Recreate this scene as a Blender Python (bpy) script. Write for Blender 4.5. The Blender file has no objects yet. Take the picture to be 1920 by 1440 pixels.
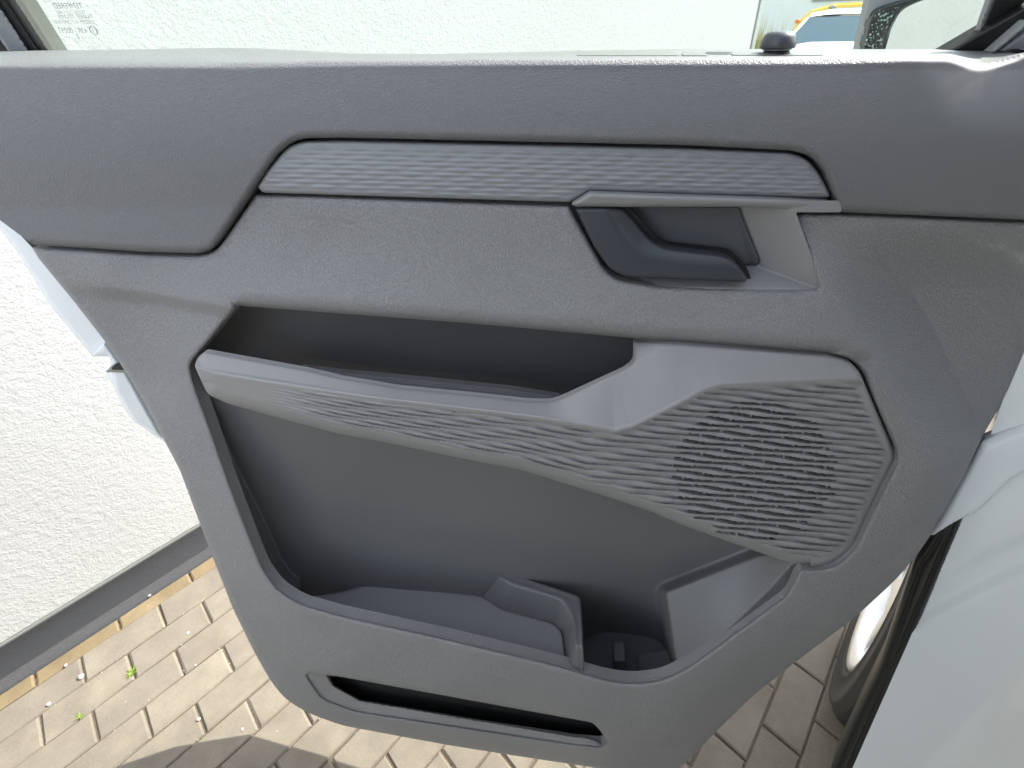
import bpy, bmesh, math, random
import numpy as np
from mathutils import Matrix, Vector

random.seed(7)
rng = np.random.default_rng(11)
rad = math.radians
SC = bpy.context.scene
COL = SC.collection

# ------------------------------------------------------------------ camera
FPX = 950.0                       # focal length in photo pixels (photo is 1920 wide)
PITCH = math.atan(670.0 / FPX)    # looking down
ROLL = rad(-2.0)
CAM = np.array([0.0, 0.0, 1.5])
_c, _s = math.cos(PITCH), math.sin(PITCH)
_F = np.array([0, _c, -_s]); _R0 = np.array([1.0, 0, 0]); _U0 = np.array([0, _s, _c])
_R = math.cos(ROLL) * _R0 + math.sin(ROLL) * _U0
_U = -math.sin(ROLL) * _R0 + math.cos(ROLL) * _U0
cam_d = bpy.data.cameras.new('camera')
cam_d.sensor_width = 36.0
cam_d.lens = 36.0 * FPX / 1920.0
cam_d.clip_start = 0.01
cam_d.clip_end = 500.0
cam = bpy.data.objects.new('camera', cam_d)
COL.objects.link(cam)
M = Matrix.Identity(4)
for i in range(3):
    M[i][0] = _R[i]; M[i][1] = _U[i]; M[i][2] = -_F[i]; M[i][3] = CAM[i]
cam.matrix_world = M
SC.camera = cam

# ------------------------------------------------------------------ sky, sun, exposure
SUN = np.array([0.88, 0.44, 1.0]); SUN = SUN / np.linalg.norm(SUN)
w = bpy.data.worlds.new('World')
SC.world = w
w.use_nodes = True
nt = w.node_tree
sky = nt.nodes.new('ShaderNodeTexSky')
sky.sky_type = 'NISHITA'
sky.sun_disc = False
sky.sun_elevation = math.asin(SUN[2])
sky.sun_rotation = math.atan2(SUN[0], SUN[1])
sky.air_density = 1.0
sky.dust_density = 1.5
hs = nt.nodes.new('ShaderNodeHueSaturation')       # sky light desaturated towards neutral, as a white balance would
hs.inputs['Saturation'].default_value = 0.48
nt.links.new(sky.outputs[0], hs.inputs['Color'])
nt.links.new(hs.outputs[0], nt.nodes['Background'].inputs[0])
nt.nodes['Background'].inputs[1].default_value = 0.15
sd_ = bpy.data.lights.new('sun', 'SUN')
sd_.energy = 2.1
sd_.angle = rad(0.5)
sd_.color = (1.0, 0.95, 0.86)
sun = bpy.data.objects.new('sun', sd_)
COL.objects.link(sun)
sun.rotation_euler = Vector(SUN).to_track_quat('Z', 'Y').to_euler()
sun.location = (3, 1, 5)
SC.view_settings.view_transform = 'Standard'
SC.view_settings.look = 'None'
SC.view_settings.exposure = 2.3
SC.view_settings.gamma = 1.0

# ------------------------------------------------------------------ helpers: pixels to rays
def ray(px, py):
    px = np.asarray(px, float); py = np.asarray(py, float)
    return (_F + ((px - 960) / FPX)[..., None] * _R - ((py - 720) / FPX)[..., None] * _U)

def on_plane(px, py, n, k):
    """point where the line of sight meets the plane n.x = k"""
    d = ray(px, py); n = np.asarray(n, float)
    t = (k - CAM @ n) / (d @ n)
    return CAM + t[..., None] * d

def on_ground(px, py, z=0.0):
    return on_plane(px, py, (0, 0, 1), z)

def at_dist(px, py, dist):
    d = ray(px, py)
    return CAM + d * (dist / np.hypot(d[..., 0], d[..., 1]))[..., None]

# door frame: u along the door towards the front of the van, w towards the cabin
YAW = rad(8.0)
DO = np.array([0.0, 0.53, 0.0])
DU = np.array([math.cos(YAW), -math.sin(YAW), 0])
DW = np.array([-math.sin(YAW), -math.cos(YAW), 0])
DK = DO @ DW

def P(px, py, h=0.0):
    d = ray(px, py)
    t = (DK + np.asarray(h, float) - CAM @ DW) / (d @ DW)
    return CAM + t[..., None] * d

def h_floor(px, py, z):
    """height over the door plane of the level surface z along this line of sight"""
    X = on_ground(px, py, z)
    return X @ DW - DK

# ------------------------------------------------------------------ helpers: 2d outlines
def rounded(pts, r=8, n=5, closed=True):
    """polygon with softened corners; a point may carry its own radius as third value"""
    out = []
    m = len(pts)
    for i, p in enumerate(pts):
        a = np.array(pts[i - 1][:2], float); b = np.array(p[:2], float); c = np.array(pts[(i + 1) % m][:2], float)
        rr = p[2] if len(p) > 2 else r
        la, lc = np.linalg.norm(a - b), np.linalg.norm(c - b)
        q = min(rr, la * 0.48, lc * 0.48)
        if q < 0.5 or (not closed and i in (0, m - 1)):
            out.append(b); continue
        s = b + (a - b) / la * q; e = b + (c - b) / lc * q
        for k in range(n + 1):
            t = k / n
            out.append((1 - t) ** 2 * s + 2 * t * (1 - t) * b + t * t * e)
    return np.array(out)

def seg_dist(X, Y, poly, closed=True):
    """distance to a polyline and the nearest points"""
    best = np.full(X.shape, 1e18); nx = X.copy(); ny = Y.copy()
    m = len(poly)
    for i in range(m if closed else m - 1):
        ax, ay = poly[i][:2]; bx, by = poly[(i + 1) % m][:2]
        dx, dy = bx - ax, by - ay
        L2 = dx * dx + dy * dy
        if L2 < 1e-12: continue
        t = np.clip(((X - ax) * dx + (Y - ay) * dy) / L2, 0, 1)
        qx = ax + t * dx; qy = ay + t * dy
        dd = (X - qx) ** 2 + (Y - qy) ** 2
        k = dd < best
        best[k] = dd[k]; nx[k] = qx[k]; ny[k] = qy[k]
    return np.sqrt(best), nx, ny

def inside(X, Y, poly):
    r = np.zeros(X.shape, bool)
    m = len(poly)
    for i in range(m):
        ax, ay = poly[i][:2]; bx, by = poly[(i + 1) % m][:2]
        if ay == by: continue
        c = ((ay > Y) != (by > Y)) & (X < (bx - ax) * (Y - ay) / (by - ay) + ax)
        r ^= c
    return r

def sdf(X, Y, loops):
    best = np.full(X.shape, 1e18); nx = X.copy(); ny = Y.copy(); ins = np.zeros(X.shape, bool)
    for lp in loops:
        d, qx, qy = seg_dist(X, Y, lp)
        k = d < best
        best[k] = d[k]; nx[k] = qx[k]; ny[k] = qy[k]
        ins ^= inside(X, Y, lp)
    return np.where(ins, best, -best), nx, ny

def sd_line(X, Y, poly):
    """distance to an open polyline, positive above it (smaller y)"""
    d, _, _ = seg_dist(X, Y, poly, closed=False)
    xs = [p[0] for p in poly]; ys = [p[1] for p in poly]
    return np.where(Y < np.interp(X, xs, ys), d, -d)

def smooth(x, a, b):
    t = np.clip((x - a) / (b - a), 0, 1)
    return t * t * (3 - 2 * t)

def roll(sd, R, depth):
    t = 1 - np.clip(sd / R, 0, 1)
    return depth * (1 - np.sqrt(np.clip(1 - t * t, 0, 1)))

class TPS:
    def __init__(s, pts, lam=1e-6):
        p = np.array(pts, float)
        s.c = p[:, :2] / 1000; v = p[:, 2]
        n = len(p)
        A = np.zeros((n + 3, n + 3))
        A[:n, :n] = s.k(s.c[:, None, :] - s.c[None, :, :]) + lam * np.eye(n)
        A[:n, n] = 1; A[:n, n + 1:] = s.c; A[n, :n] = 1; A[n + 1:, :n] = s.c.T
        s.w = np.linalg.solve(A, np.r_[v, 0, 0, 0])
    @staticmethod
    def k(d):
        r2 = (d ** 2).sum(-1)
        return np.where(r2 > 0, r2 * np.log(np.maximum(r2, 1e-12)), 0)
    def __call__(s, X, Y):
        x = X.ravel() / 1000; y = Y.ravel() / 1000
        out = s.w[-3] + s.w[-2] * x + s.w[-1] * y
        for (cx, cy), wt in zip(s.c, s.w[:-3]):
            r2 = (x - cx) ** 2 + (y - cy) ** 2
            out += wt * np.where(r2 > 0, r2 * np.log(np.maximum(r2, 1e-12)), 0)
        return out.reshape(X.shape)

# ------------------------------------------------------------------ helpers: objects
def tag(o, label=None, cat=None, group=None, kind=None):
    if label: o['label'] = label
    if cat: o['category'] = cat
    if group: o['group'] = group
    if kind: o['kind'] = kind
    return o

def empty(name, loc, label=None, cat=None, group=None):
    o = bpy.data.objects.new(name, None)
    o.empty_display_size = 0.1
    COL.objects.link(o)
    o.location = loc
    return tag(o, label, cat, group)

def attach(o, parent):
    o.parent = parent
    q = parent
    off = Vector((0, 0, 0))
    while q is not None:                       # parents here are only ever translated
        off += q.location + q.matrix_parent_inverse.translation
        q = q.parent
    o.matrix_parent_inverse = Matrix.Translation(-off)

def obj(name, me, mat=None, parent=None, smooth_=True):
    if isinstance(me, bmesh.types.BMesh):
        bm = me; me = bpy.data.meshes.new(name); bm.to_mesh(me); bm.free()
    if mat is not None and not me.materials: me.materials.append(mat)
    if smooth_:
        me.polygons.foreach_set('use_smooth', [True] * len(me.polygons))
    o = bpy.data.objects.new(name, me)
    COL.objects.link(o)
    if parent is not None: attach(o, parent)
    return o

def mesh_from(name, V, Fc):
    me = bpy.data.meshes.new(name)
    V = np.asarray(V, float)
    n4 = [f for f in Fc]
    me.from_pydata(V.tolist(), [], n4)
    me.update()
    return me

def sheet(name, loops, hf, step, mat, parent=None, back=0.02, backdir=None, to3=None, cut=None):
    """a moulded shell: the outline(s) filled with a fine surface at height hf, its rim turned back"""
    loops = [np.asarray(l, float) for l in loops]
    allp = np.concatenate(loops)
    x0, y0 = allp.min(0) - step; x1, y1 = allp.max(0) + step
    xs = np.arange(x0, x1 + step, step); ys = np.arange(y0, y1 + step, step)
    X, Y = np.meshgrid(xs, ys)
    S, nx, ny = sdf(X, Y, loops)
    ins = S > 0.35 * step
    cell = ins[:-1, :-1] | ins[1:, :-1] | ins[1:, 1:] | ins[:-1, 1:]
    if cut is not None:
        xc = X[:-1, :-1] + step / 2; yc = Y[:-1, :-1] + step / 2
        cell &= ~cut(xc, yc)
    X = np.where(ins, X, nx); Y = np.where(ins, Y, ny); S = np.where(ins, S, 0.0)
    used = np.zeros(X.shape, bool)
    used[:-1, :-1] |= cell; used[1:, :-1] |= cell; used[1:, 1:] |= cell; used[:-1, 1:] |= cell
    idx = np.full(X.shape, -1); idx[used] = np.arange(used.sum())
    xv, yv, sv = X[used], Y[used], S[used]
    h = hf(xv, yv, sv)
    V = (to3 or P)(xv, yv, h)
    a = idx[:-1, :-1][cell]; b = idx[1:, :-1][cell]; c = idx[1:, 1:][cell]; d = idx[:-1, 1:][cell]
    Q = np.stack([a, b, c, d], 1)
    E = np.concatenate([Q[:, [0, 1]], Q[:, [1, 2]], Q[:, [2, 3]], Q[:, [3, 0]]])
    key = np.sort(E, 1); code = key[:, 0].astype(np.int64) * (len(V) + 1) + key[:, 1]
    _, inv, cnt = np.unique(code, return_inverse=True, return_counts=True)
    B = E[cnt[inv] == 1]
    if back:
        bd = -DW if backdir is None else np.asarray(backdir, float)
        ub, bi = np.unique(B, return_inverse=True); bi = bi.reshape(B.shape)
        n0 = len(V); nb = len(ub)
        V = np.concatenate([V, V[ub], V[ub] + bd * back])
        W = np.stack([n0 + bi[:, 1], n0 + bi[:, 0], n0 + nb + bi[:, 0], n0 + nb + bi[:, 1]], 1)
        Q = np.concatenate([Q, W])
    me = bpy.data.meshes.new(name)
    me.vertices.add(len(V)); me.vertices.foreach_set('co', V.astype(np.float32).ravel())
    me.loops.add(Q.size); me.loops.foreach_set('vertex_index', Q.astype(np.int32).ravel())
    me.polygons.add(len(Q))
    me.polygons.foreach_set('loop_start', np.arange(0, Q.size, 4, dtype=np.int32))
    me.update(calc_edges=True)
    me.validate()
    return obj(name, me, mat, parent)

def lathe(bm, prof, centre, axis=(0, 0, 1), n=32):
    ax = Vector(axis).normalized()
    t = ax.orthogonal().normalized(); b = ax.cross(t)
    rings = []
    for r, z in prof:
        rings.append([bm.verts.new(Vector(centre) + ax * z + (t * math.cos(2 * math.pi * k / n) + b * math.sin(2 * math.pi * k / n)) * r) for k in range(n)])
    for r0, r1 in zip(rings, rings[1:]):
        for k in range(n):
            bm.faces.new((r0[k], r0[(k + 1) % n], r1[(k + 1) % n], r1[k]))
    return rings

def box(bm, c, ex, ey, ez, bevel=0.0, seg=2):
    """box from centre and three half-extent vectors"""
    c = Vector(c); ex = Vector(ex); ey = Vector(ey); ez = Vector(ez)
    b2 = bmesh.new()
    vs = [b2.verts.new(c + ex * i + ey * j + ez * k) for k in (-1, 1) for j in (-1, 1) for i in (-1, 1)]
    for f in ((0, 2, 3, 1), (4, 5, 7, 6), (0, 1, 5, 4), (2, 6, 7, 3), (0, 4, 6, 2), (1, 3, 7, 5)):
        b2.faces.new([vs[i] for i in f])
    bmesh.ops.recalc_face_normals(b2, faces=b2.faces)
    if bevel:
        bmesh.ops.bevel(b2, geom=b2.edges[:], offset=bevel, segments=seg, affect='EDGES', profile=0.6)
    me = bpy.data.meshes.new('tmp'); b2.to_mesh(me); b2.free()
    bm.from_mesh(me); bpy.data.meshes.remove(me)

def tube(bm, pts, r, n=8, caps=True):
    rings = []
    pts = [Vector(p) for p in pts]
    for i, p in enumerate(pts):
        d = (pts[min(i + 1, len(pts) - 1)] - pts[max(i - 1, 0)]).normalized()
        t = d.orthogonal().normalized() if i == 0 else (t - d * t.dot(d)).normalized()
        b = d.cross(t)
        rr = r[i] if hasattr(r, '__len__') else r
        rings.append([bm.verts.new(p + (t * math.cos(2 * math.pi * k / n) + b * math.sin(2 * math.pi * k / n)) * rr) for k in range(n)])
    for a, c in zip(rings, rings[1:]):
        for k in range(n):
            bm.faces.new((a[k], a[(k + 1) % n], c[(k + 1) % n], c[k]))
    if caps:
        bm.faces.new(rings[0][::-1]); bm.faces.new(rings[-1])

# ------------------------------------------------------------------ materials
class NT:
    def __init__(s, name):
        s.m = bpy.data.materials.new(name); s.m.use_nodes = True
        s.t = s.m.node_tree; s.n = s.t.nodes; s.bsdf = s.n['Principled BSDF']; s.out = s.n['Material Output']
    def node(s, typ, **kw):
        nd = s.n.new(typ)
        for k, v in kw.items():
            if k.startswith('i_'):
                key = k[2:]
                nd.inputs[int(key) if key.isdigit() else key.replace('_', ' ')].default_value = v
            else: setattr(nd, k, v)
        return nd
    def link(s, a, b): s.t.links.new(a, b)
    def set(s, **kw):
        for k, v in kw.items(): s.bsdf.inputs[k.replace('_', ' ')].default_value = v
    def coord(s): return s.node('ShaderNodeTexCoord').outputs['Object']
    def noise(s, vec, scale, detail=3, rough=0.55, dist=0.0):
        nd = s.node('ShaderNodeTexNoise'); nd.inputs['Scale'].default_value = scale
        nd.inputs['Detail'].default_value = detail; nd.inputs['Roughness'].default_value = rough
        nd.inputs['Distortion'].default_value = dist
        s.link(vec, nd.inputs['Vector']); return nd
    def ramp(s, fac, stops):
        r = s.node('ShaderNodeValToRGB'); cr = r.color_ramp
        while len(cr.elements) < len(stops): cr.elements.new(0.5)
        for e, (p, c) in zip(cr.elements, stops):
            e.position = p; e.color = (c, c, c, 1) if not hasattr(c, '__len__') else (*c, 1)
        s.link(fac, r.inputs[0]); return r
    def bump(s, height, strength, distance, normal=None):
        b = s.node('ShaderNodeBump'); b.inputs['Strength'].default_value = strength; b.inputs['Distance'].default_value = distance
        s.link(height, b.inputs['Height'])
        if normal is not None: s.link(normal, b.inputs['Normal'])
        return b
    def mix(s, fac, a, b, typ='MIX'):
        m = s.node('ShaderNodeMix', data_type='RGBA', blend_type=typ)
        if hasattr(fac, 'is_linked'): s.link(fac, m.inputs[0])
        else: m.inputs[0].default_value = fac
        for v, sock in ((a, m.inputs[6]), (b, m.inputs[7])):
            if hasattr(v, 'is_linked'): s.link(v, sock)
            else: sock.default_value = (*v, 1)
        return m.outputs[2]

def plastic(name, col, rough, grain=0.0, scale=260.0, spec=0.5, dist=0.0006, flat=None):
    t = NT(name)
    t.set(Roughness=rough, Base_Color=(*col, 1)); t.bsdf.inputs['Specular IOR Level'].default_value = spec
    co = t.coord()
    big = t.noise(co, 9, 3)
    rr = t.ramp(big.outputs['Fac'], [(0.3, rough - 0.04), (0.7, rough + 0.05)])
    t.link(rr.outputs[0], t.bsdf.inputs['Roughness'])
    fine = t.noise(co, 1400, 2)
    nrm = None
    if grain:
        wob = t.noise(co, scale * 0.55, 2)
        add = t.node('ShaderNodeVectorMath', operation='MULTIPLY_ADD')
        add.inputs[1].default_value = (0.006, 0.006, 0.006)
        t.link(wob.outputs['Color'], add.inputs[0]); t.link(co, add.inputs[2])
        v = t.node('ShaderNodeTexVoronoi', feature='DISTANCE_TO_EDGE'); v.inputs['Scale'].default_value = scale
        t.link(add.outputs[0], v.inputs['Vector'])
        vr = t.ramp(v.outputs['Distance'], [(0.0, 0.0), (0.28, 1.0)])
        bp = t.bump(vr.outputs[0], grain, dist)
        if flat is not None:                    # the grain runs out into a smooth moulded hollow
            ds = t.node('ShaderNodeVectorMath', operation='DISTANCE'); ds.inputs[1].default_value = flat[:3]
            t.link(co, ds.inputs[0])
            mr = t.node('ShaderNodeMapRange'); mr.inputs['From Min'].default_value = flat[3]; mr.inputs['From Max'].default_value = flat[4]
            mr.inputs['To Min'].default_value = 0.03; mr.inputs['To Max'].default_value = grain
            t.link(ds.outputs['Value'], mr.inputs[0]); t.link(mr.outputs[0], bp.inputs['Strength'])
        nrm = bp.outputs[0]
    b2 = t.bump(fine.outputs['Fac'], 0.18, 0.0004, nrm)
    t.link(b2.outputs[0], t.bsdf.inputs['Normal'])
    return t.m

M_PAD = plastic('upper_trim_grained', (0.168, 0.169, 0.173), 0.50, 0.60, 400, dist=0.0006, flat=(*P(1890, 165, 0.0), 0.075, 0.105))
M_CAR = plastic('lower_trim_grained', (0.275, 0.272, 0.27), 0.42, 0.95, 430, dist=0.0007)
M_STRIP = plastic('ribbed_strip_plastic', (0.25, 0.255, 0.27), 0.42)
M_BAR = plastic('grab_bar_plastic', (0.275, 0.271, 0.268), 0.47)
M_LINER_LIT = plastic('pocket_plastic_lit', (0.22, 0.22, 0.225), 0.4)  # lit copy of the pocket plastic, its up-facing light put into colour
M_BOWL = plastic('smooth_trim', (0.26, 0.258, 0.256), 0.5)
M_LINER = plastic('pocket_plastic_shaded', (0.135, 0.135, 0.138), 0.38)  # darkened so the pocket and its deep well look shaded
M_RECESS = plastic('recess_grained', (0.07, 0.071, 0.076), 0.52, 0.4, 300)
M_HANDLE = plastic('handle_plastic', (0.045, 0.05, 0.058), 0.40)
M_PLATE = plastic('bowl_plate', (0.10, 0.103, 0.112), 0.42)
M_BLACK = plastic('black_rubber', (0.012, 0.013, 0.014), 0.55)
M_DARK = plastic('dark_backing', (0.02, 0.021, 0.023), 0.7)
M_GLOSSBLK = plastic('black_gloss', (0.012, 0.014, 0.015), 0.18)
M_GREYTRIM = plastic('grey_frame', (0.30, 0.31, 0.30), 0.5)
M_LEDGE = plastic('ledge_cover_plastic', (0.15, 0.155, 0.145), 0.5)
M_FRAME = plastic('window_frame_grey', (0.085, 0.087, 0.08), 0.5)

def paint(name, col, rough=0.16):
    t = NT(name); co = t.coord()
    d = t.noise(co, 6, 4); d2 = t.noise(co, 900, 2)
    c = t.mix(d.outputs['Fac'], tuple(x * 0.93 for x in col), col)
    dirt = t.ramp(d2.outputs['Fac'], [(0.66, 0.0), (0.74, 1.0)])
    m = t.node('ShaderNodeMath', operation='MULTIPLY'); m.inputs[1].default_value = 0.22
    t.link(dirt.outputs[0], m.inputs[0])
    c2 = t.mix(m.outputs[0], c, tuple(x * 0.6 for x in col))
    t.link(c2, t.bsdf.inputs['Base Color'])
    t.set(Roughness=rough); t.bsdf.inputs['Coat Weight'].default_value = 0.6; t.bsdf.inputs['Coat Roughness'].default_value = 0.06
    return t.m
M_WHITE = paint('white_paint', (0.84, 0.875, 0.89))
M_YELLOW = paint('yellow_paint', (0.80, 0.50, 0.02))

def glass(name, tint, gloss=0.08):
    t = NT(name)
    t.n.remove(t.bsdf)
    tr = t.node('ShaderNodeBsdfTransparent'); tr.inputs[0].default_value = (*tint, 1)
    gl = t.node('ShaderNodeBsdfGlossy'); gl.inputs['Roughness'].default_value = 0.02
    fr = t.node('ShaderNodeFresnel'); fr.inputs[0].default_value = 1.45
    m = t.node('ShaderNodeMixShader')
    t.link(fr.outputs[0], m.inputs[0]); t.link(tr.outputs[0], m.inputs[1]); t.link(gl.outputs[0], m.inputs[2])
    t.link(m.outputs[0], t.out.inputs[0])
    return t.m
M_GLASS = glass('window_glass', (0.745, 0.825, 0.78))

def car_glass():
    t = NT('dark_car_glass'); t.set(Base_Color=(0.05, 0.10, 0.12, 1), Roughness=0.05)
    t.bsdf.inputs['Specular IOR Level'].default_value = 0.9
    return t.m
M_CARGLASS = car_glass()

def mirror_mat():
    t = NT('mirror_glass'); t.set(Base_Color=(0.9, 0.92, 0.9, 1), Roughness=0.02, Metallic=1.0)
    return t.m
M_MIRROR = mirror_mat()

def metal(name, col, rough):
    t = NT(name); t.set(Base_Color=(*col, 1), Roughness=rough, Metallic=0.85)
    return t.m
M_RIM = metal('wheel_silver', (0.85, 0.86, 0.86), 0.32)
M_STEEL = metal('latch_steel', (0.35, 0.36, 0.37), 0.35)

def stucco(name, cola, colb, scale, strength, dist):
    t = NT(name); co = t.coord()
    n1 = t.noise(co, scale, 5, 0.62, 0.6); n2 = t.noise(co, scale * 0.33, 3)
    n3 = t.noise(co, 2.2, 4)
    c = t.mix(n3.outputs['Fac'], cola, colb)
    t.link(c, t.bsdf.inputs['Base Color']); t.set(Roughness=0.9)
    t.bsdf.inputs['Specular IOR Level'].default_value = 0.2
    b = t.bump(n1.outputs['Fac'], strength, dist)
    b2 = t.bump(n2.outputs['Fac'], strength * 0.5, dist * 1.6, b.outputs[0])
    t.link(b2.outputs[0], t.bsdf.inputs['Normal'])
    return t.m
M_STUCCO = stucco('white_stucco', (0.385, 0.385, 0.375), (0.445, 0.445, 0.435), 180, 0.5, 0.0058)
M_PLINTH = stucco('grey_plinth_render', (0.10, 0.103, 0.112), (0.125, 0.128, 0.135), 180, 0.5, 0.003)
M_FARWALL = stucco('far_white_wall', (0.72, 0.73, 0.68), (0.78, 0.79, 0.74), 30, 0.2, 0.004)

def brick_mat(name, ca, cb, edge):
    t = NT(name); co = t.coord()
    inf = t.node('ShaderNodeObjectInfo')
    off = t.node('ShaderNodeVectorMath', operation='MULTIPLY_ADD'); off.inputs[1].default_value = (37, 37, 37)
    t.link(inf.outputs['Random'], off.inputs[0]); t.link(co, off.inputs[2])
    cl = t.noise(off.outputs[0], 9, 5, 0.6); gr = t.noise(off.outputs[0], 420, 3, 0.7); sp = t.noise(off.outputs[0], 160, 2)
    base = t.mix(inf.outputs['Random'], ca, cb)
    k = t.ramp(cl.outputs['Fac'], [(0.30, 0.0), (0.72, 1.0)])
    c1 = t.mix(k.outputs[0], tuple(x * 0.74 for x in ca), base)
    g = t.ramp(gr.outputs['Fac'], [(0.3, 0.80), (0.7, 1.12)])
    c2 = t.mix(1.0, c1, g.outputs[0], 'MULTIPLY')
    s = t.ramp(sp.outputs['Fac'], [(0.68, 0.0), (0.74, 1.0)])
    m = t.node('ShaderNodeMath', operation='MULTIPLY'); m.inputs[1].default_value = 0.35
    t.link(s.outputs[0], m.inputs[0])
    c3 = t.mix(m.outputs[0], c2, edge)
    t.link(c3, t.bsdf.inputs['Base Color']); t.set(Roughness=0.85); t.bsdf.inputs['Specular IOR Level'].default_value = 0.25
    b = t.bump(gr.outputs['Fac'], 0.5, 0.0012)
    b2 = t.bump(cl.outputs['Fac'], 0.4, 0.006, b.outputs[0])
    t.link(b2.outputs[0], t.bsdf.inputs['Normal'])
    return t.m
M_BRICK = brick_mat('paver_concrete', (0.205, 0.182, 0.145), (0.232, 0.204, 0.160), (0.09, 0.07, 0.055))
M_BRICKCUT = brick_mat('cut_paver', (0.215, 0.165, 0.095), (0.235, 0.185, 0.11), (0.10, 0.07, 0.04))

def sand():
    t = NT('joint_sand'); co = t.coord()
    n = t.noise(co, 260, 4, 0.7); v = t.node('ShaderNodeTexVoronoi'); v.inputs['Scale'].default_value = 330
    t.link(co, v.inputs['Vector'])
    c = t.mix(n.outputs['Fac'], (0.07, 0.054, 0.037), (0.19, 0.152, 0.105))
    s = t.ramp(v.outputs['Distance'], [(0.0, 1.0), (0.22, 0.0)])
    c2 = t.mix(s.outputs[0], c, (0.24, 0.20, 0.15))
    t.link(c2, t.bsdf.inputs['Base Color']); t.set(Roughness=0.95)
    b = t.bump(v.outputs['Distance'], 0.8, 0.004); t.link(b.outputs[0], t.bsdf.inputs['Normal'])
    return t.m
M_SAND = sand()

def ground_mat():
    t = NT('paved_yard'); co = t.coord()
    mp = t.node('ShaderNodeMapping'); mp.inputs['Rotation'].default_value = (0, 0, -0.8412)
    t.link(co, mp.inputs['Vector'])
    br = t.node('ShaderNodeTexBrick'); br.inputs['Scale'].default_value = 1.0
    br.inputs['Brick Width'].default_value = 0.2166; br.inputs['Row Height'].default_value = 0.1009
    br.inputs['Mortar Size'].default_value = 0.004
    br.inputs['Color1'].default_value = (0.21, 0.18, 0.14, 1); br.inputs['Color2'].default_value = (0.24, 0.205, 0.155, 1)
    br.inputs['Mortar'].default_value = (0.07, 0.055, 0.04, 1)
    t.link(mp.outputs[0], br.inputs['Vector'])
    t.link(br.outputs['Color'], t.bsdf.inputs['Base Color']); t.set(Roughness=0.9)
    return t.m
M_GROUND = ground_mat()

def rubber():
    t = NT('tyre_rubber'); co = t.coord(); n = t.noise(co, 45, 4)
    c = t.mix(n.outputs['Fac'], (0.018, 0.0175, 0.016), (0.05, 0.047, 0.041))
    t.link(c, t.bsdf.inputs['Base Color']); t.set(Roughness=0.75)
    b = t.bump(n.outputs['Fac'], 0.3, 0.002); t.link(b.outputs[0], t.bsdf.inputs['Normal'])
    return t.m
M_TYRE = rubber()

def simple(name, col, rough=0.6):
    t = NT(name); co = t.coord(); n = t.noise(co, 40, 4)
    c = t.mix(n.outputs['Fac'], tuple(x * 0.75 for x in col), tuple(min(1, x * 1.15) for x in col))
    t.link(c, t.bsdf.inputs['Base Color']); t.set(Roughness=rough)
    return t.m
M_LEAF = simple('weed_leaf', (0.15, 0.23, 0.02)); M_STRAW = simple('dry_grass', (0.36, 0.34, 0.12))
M_STONE = simple('pebble_stone', (0.45, 0.42, 0.38), 0.8); M_STONEW = simple('pale_stone', (0.7, 0.64, 0.55), 0.8)
M_OPEN = simple('dark_window', (0.02, 0.035, 0.02), 0.3); M_INK = simple('etched_ink', (0.13, 0.14, 0.14), 0.7)
M_ORANGE = simple('indicator_lens', (0.8, 0.22, 0.03), 0.3)
M_SEAT = simple('seat_fabric', (0.03, 0.03, 0.033), 0.9)
M_SEAL = plastic('weathered_seal', (0.032, 0.032, 0.027), 0.5)

# ================================================================== SETTING
AZ, SHEAR, GX, GY, BL, BW = 0.8411873, -0.11529893, -1.39081621, 0.71310819, 0.21662799, 0.10089027
A = np.array([math.cos(AZ), math.sin(AZ), 0])                  # along the house wall and the van
N = np.array([A[1], -A[0], 0])                                 # out of the wall, into the yard
AC = np.array([math.sin(AZ + SHEAR), -math.cos(AZ + SHEAR), 0])
G0 = np.array([GX, GY, 0])

def ground():
    bm = bmesh.new()
    vs = [bm.verts.new(p) for p in ((-60, -60, -0.05), (60, -60, -0.05), (60, 120, -0.05), (-60, 120, -0.05))]
    bm.faces.new(vs)
    tag(obj('ground', bm, M_GROUND, smooth_=False), kind='structure')
ground()

plinth_px = [(0, 1293), (200, 1170), (397, 1048)]
WK = float(np.mean([on_ground(*p) @ N for p in plinth_px]))    # wall plane N.x = WK
WO = 0.05                                                      # the render stands this proud of the plinth
zb = float(np.mean([on_plane(*p, N, WK + WO)[2] for p in [(0, 1202), (375, 988)]]))
S_END = float(on_plane(1406, 92, N, WK + WO) @ A)
S0 = -4.0

def wall_pt(s, off, z): return A * s + N * (WK + off) + np.array([0, 0, z])

def house_wall():
    root = empty('house_wall', wall_pt(S0, 0, 0), 'long white stucco house wall with grey plinth behind the open door', 'wall')
    def slab(s0, s1, o0, o1, z0, z1, mat, name, bev=0.0):
        bm = bmesh.new()
        c = wall_pt((s0 + s1) / 2, (o0 + o1) / 2, (z0 + z1) / 2)
        box(bm, c, A * (s1 - s0) / 2, N * (o1 - o0) / 2, (0, 0, (z1 - z0) / 2), bev)
        return obj(name, bm, mat, root, False)
    slab(S0, S_END, -4.0, WO, zb, 6.0, M_STUCCO, 'stucco_render', 0.006)
    slab(S0, S_END - 0.02, -3.9, 0.0, -0.1, zb - 0.002, M_PLINTH, 'plinth')
    slab(S0, S_END, WO - 0.012, WO + 0.004, zb - 0.006, zb - 0.0, M_LEDGE, 'drip_edge')
    slab(S_END + 0.002, S_END + 0.07, -0.06, WO + 0.01, 0.0, 6.0, M_GREYTRIM, 'corner_trim', 0.01)
house_wall()

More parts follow.
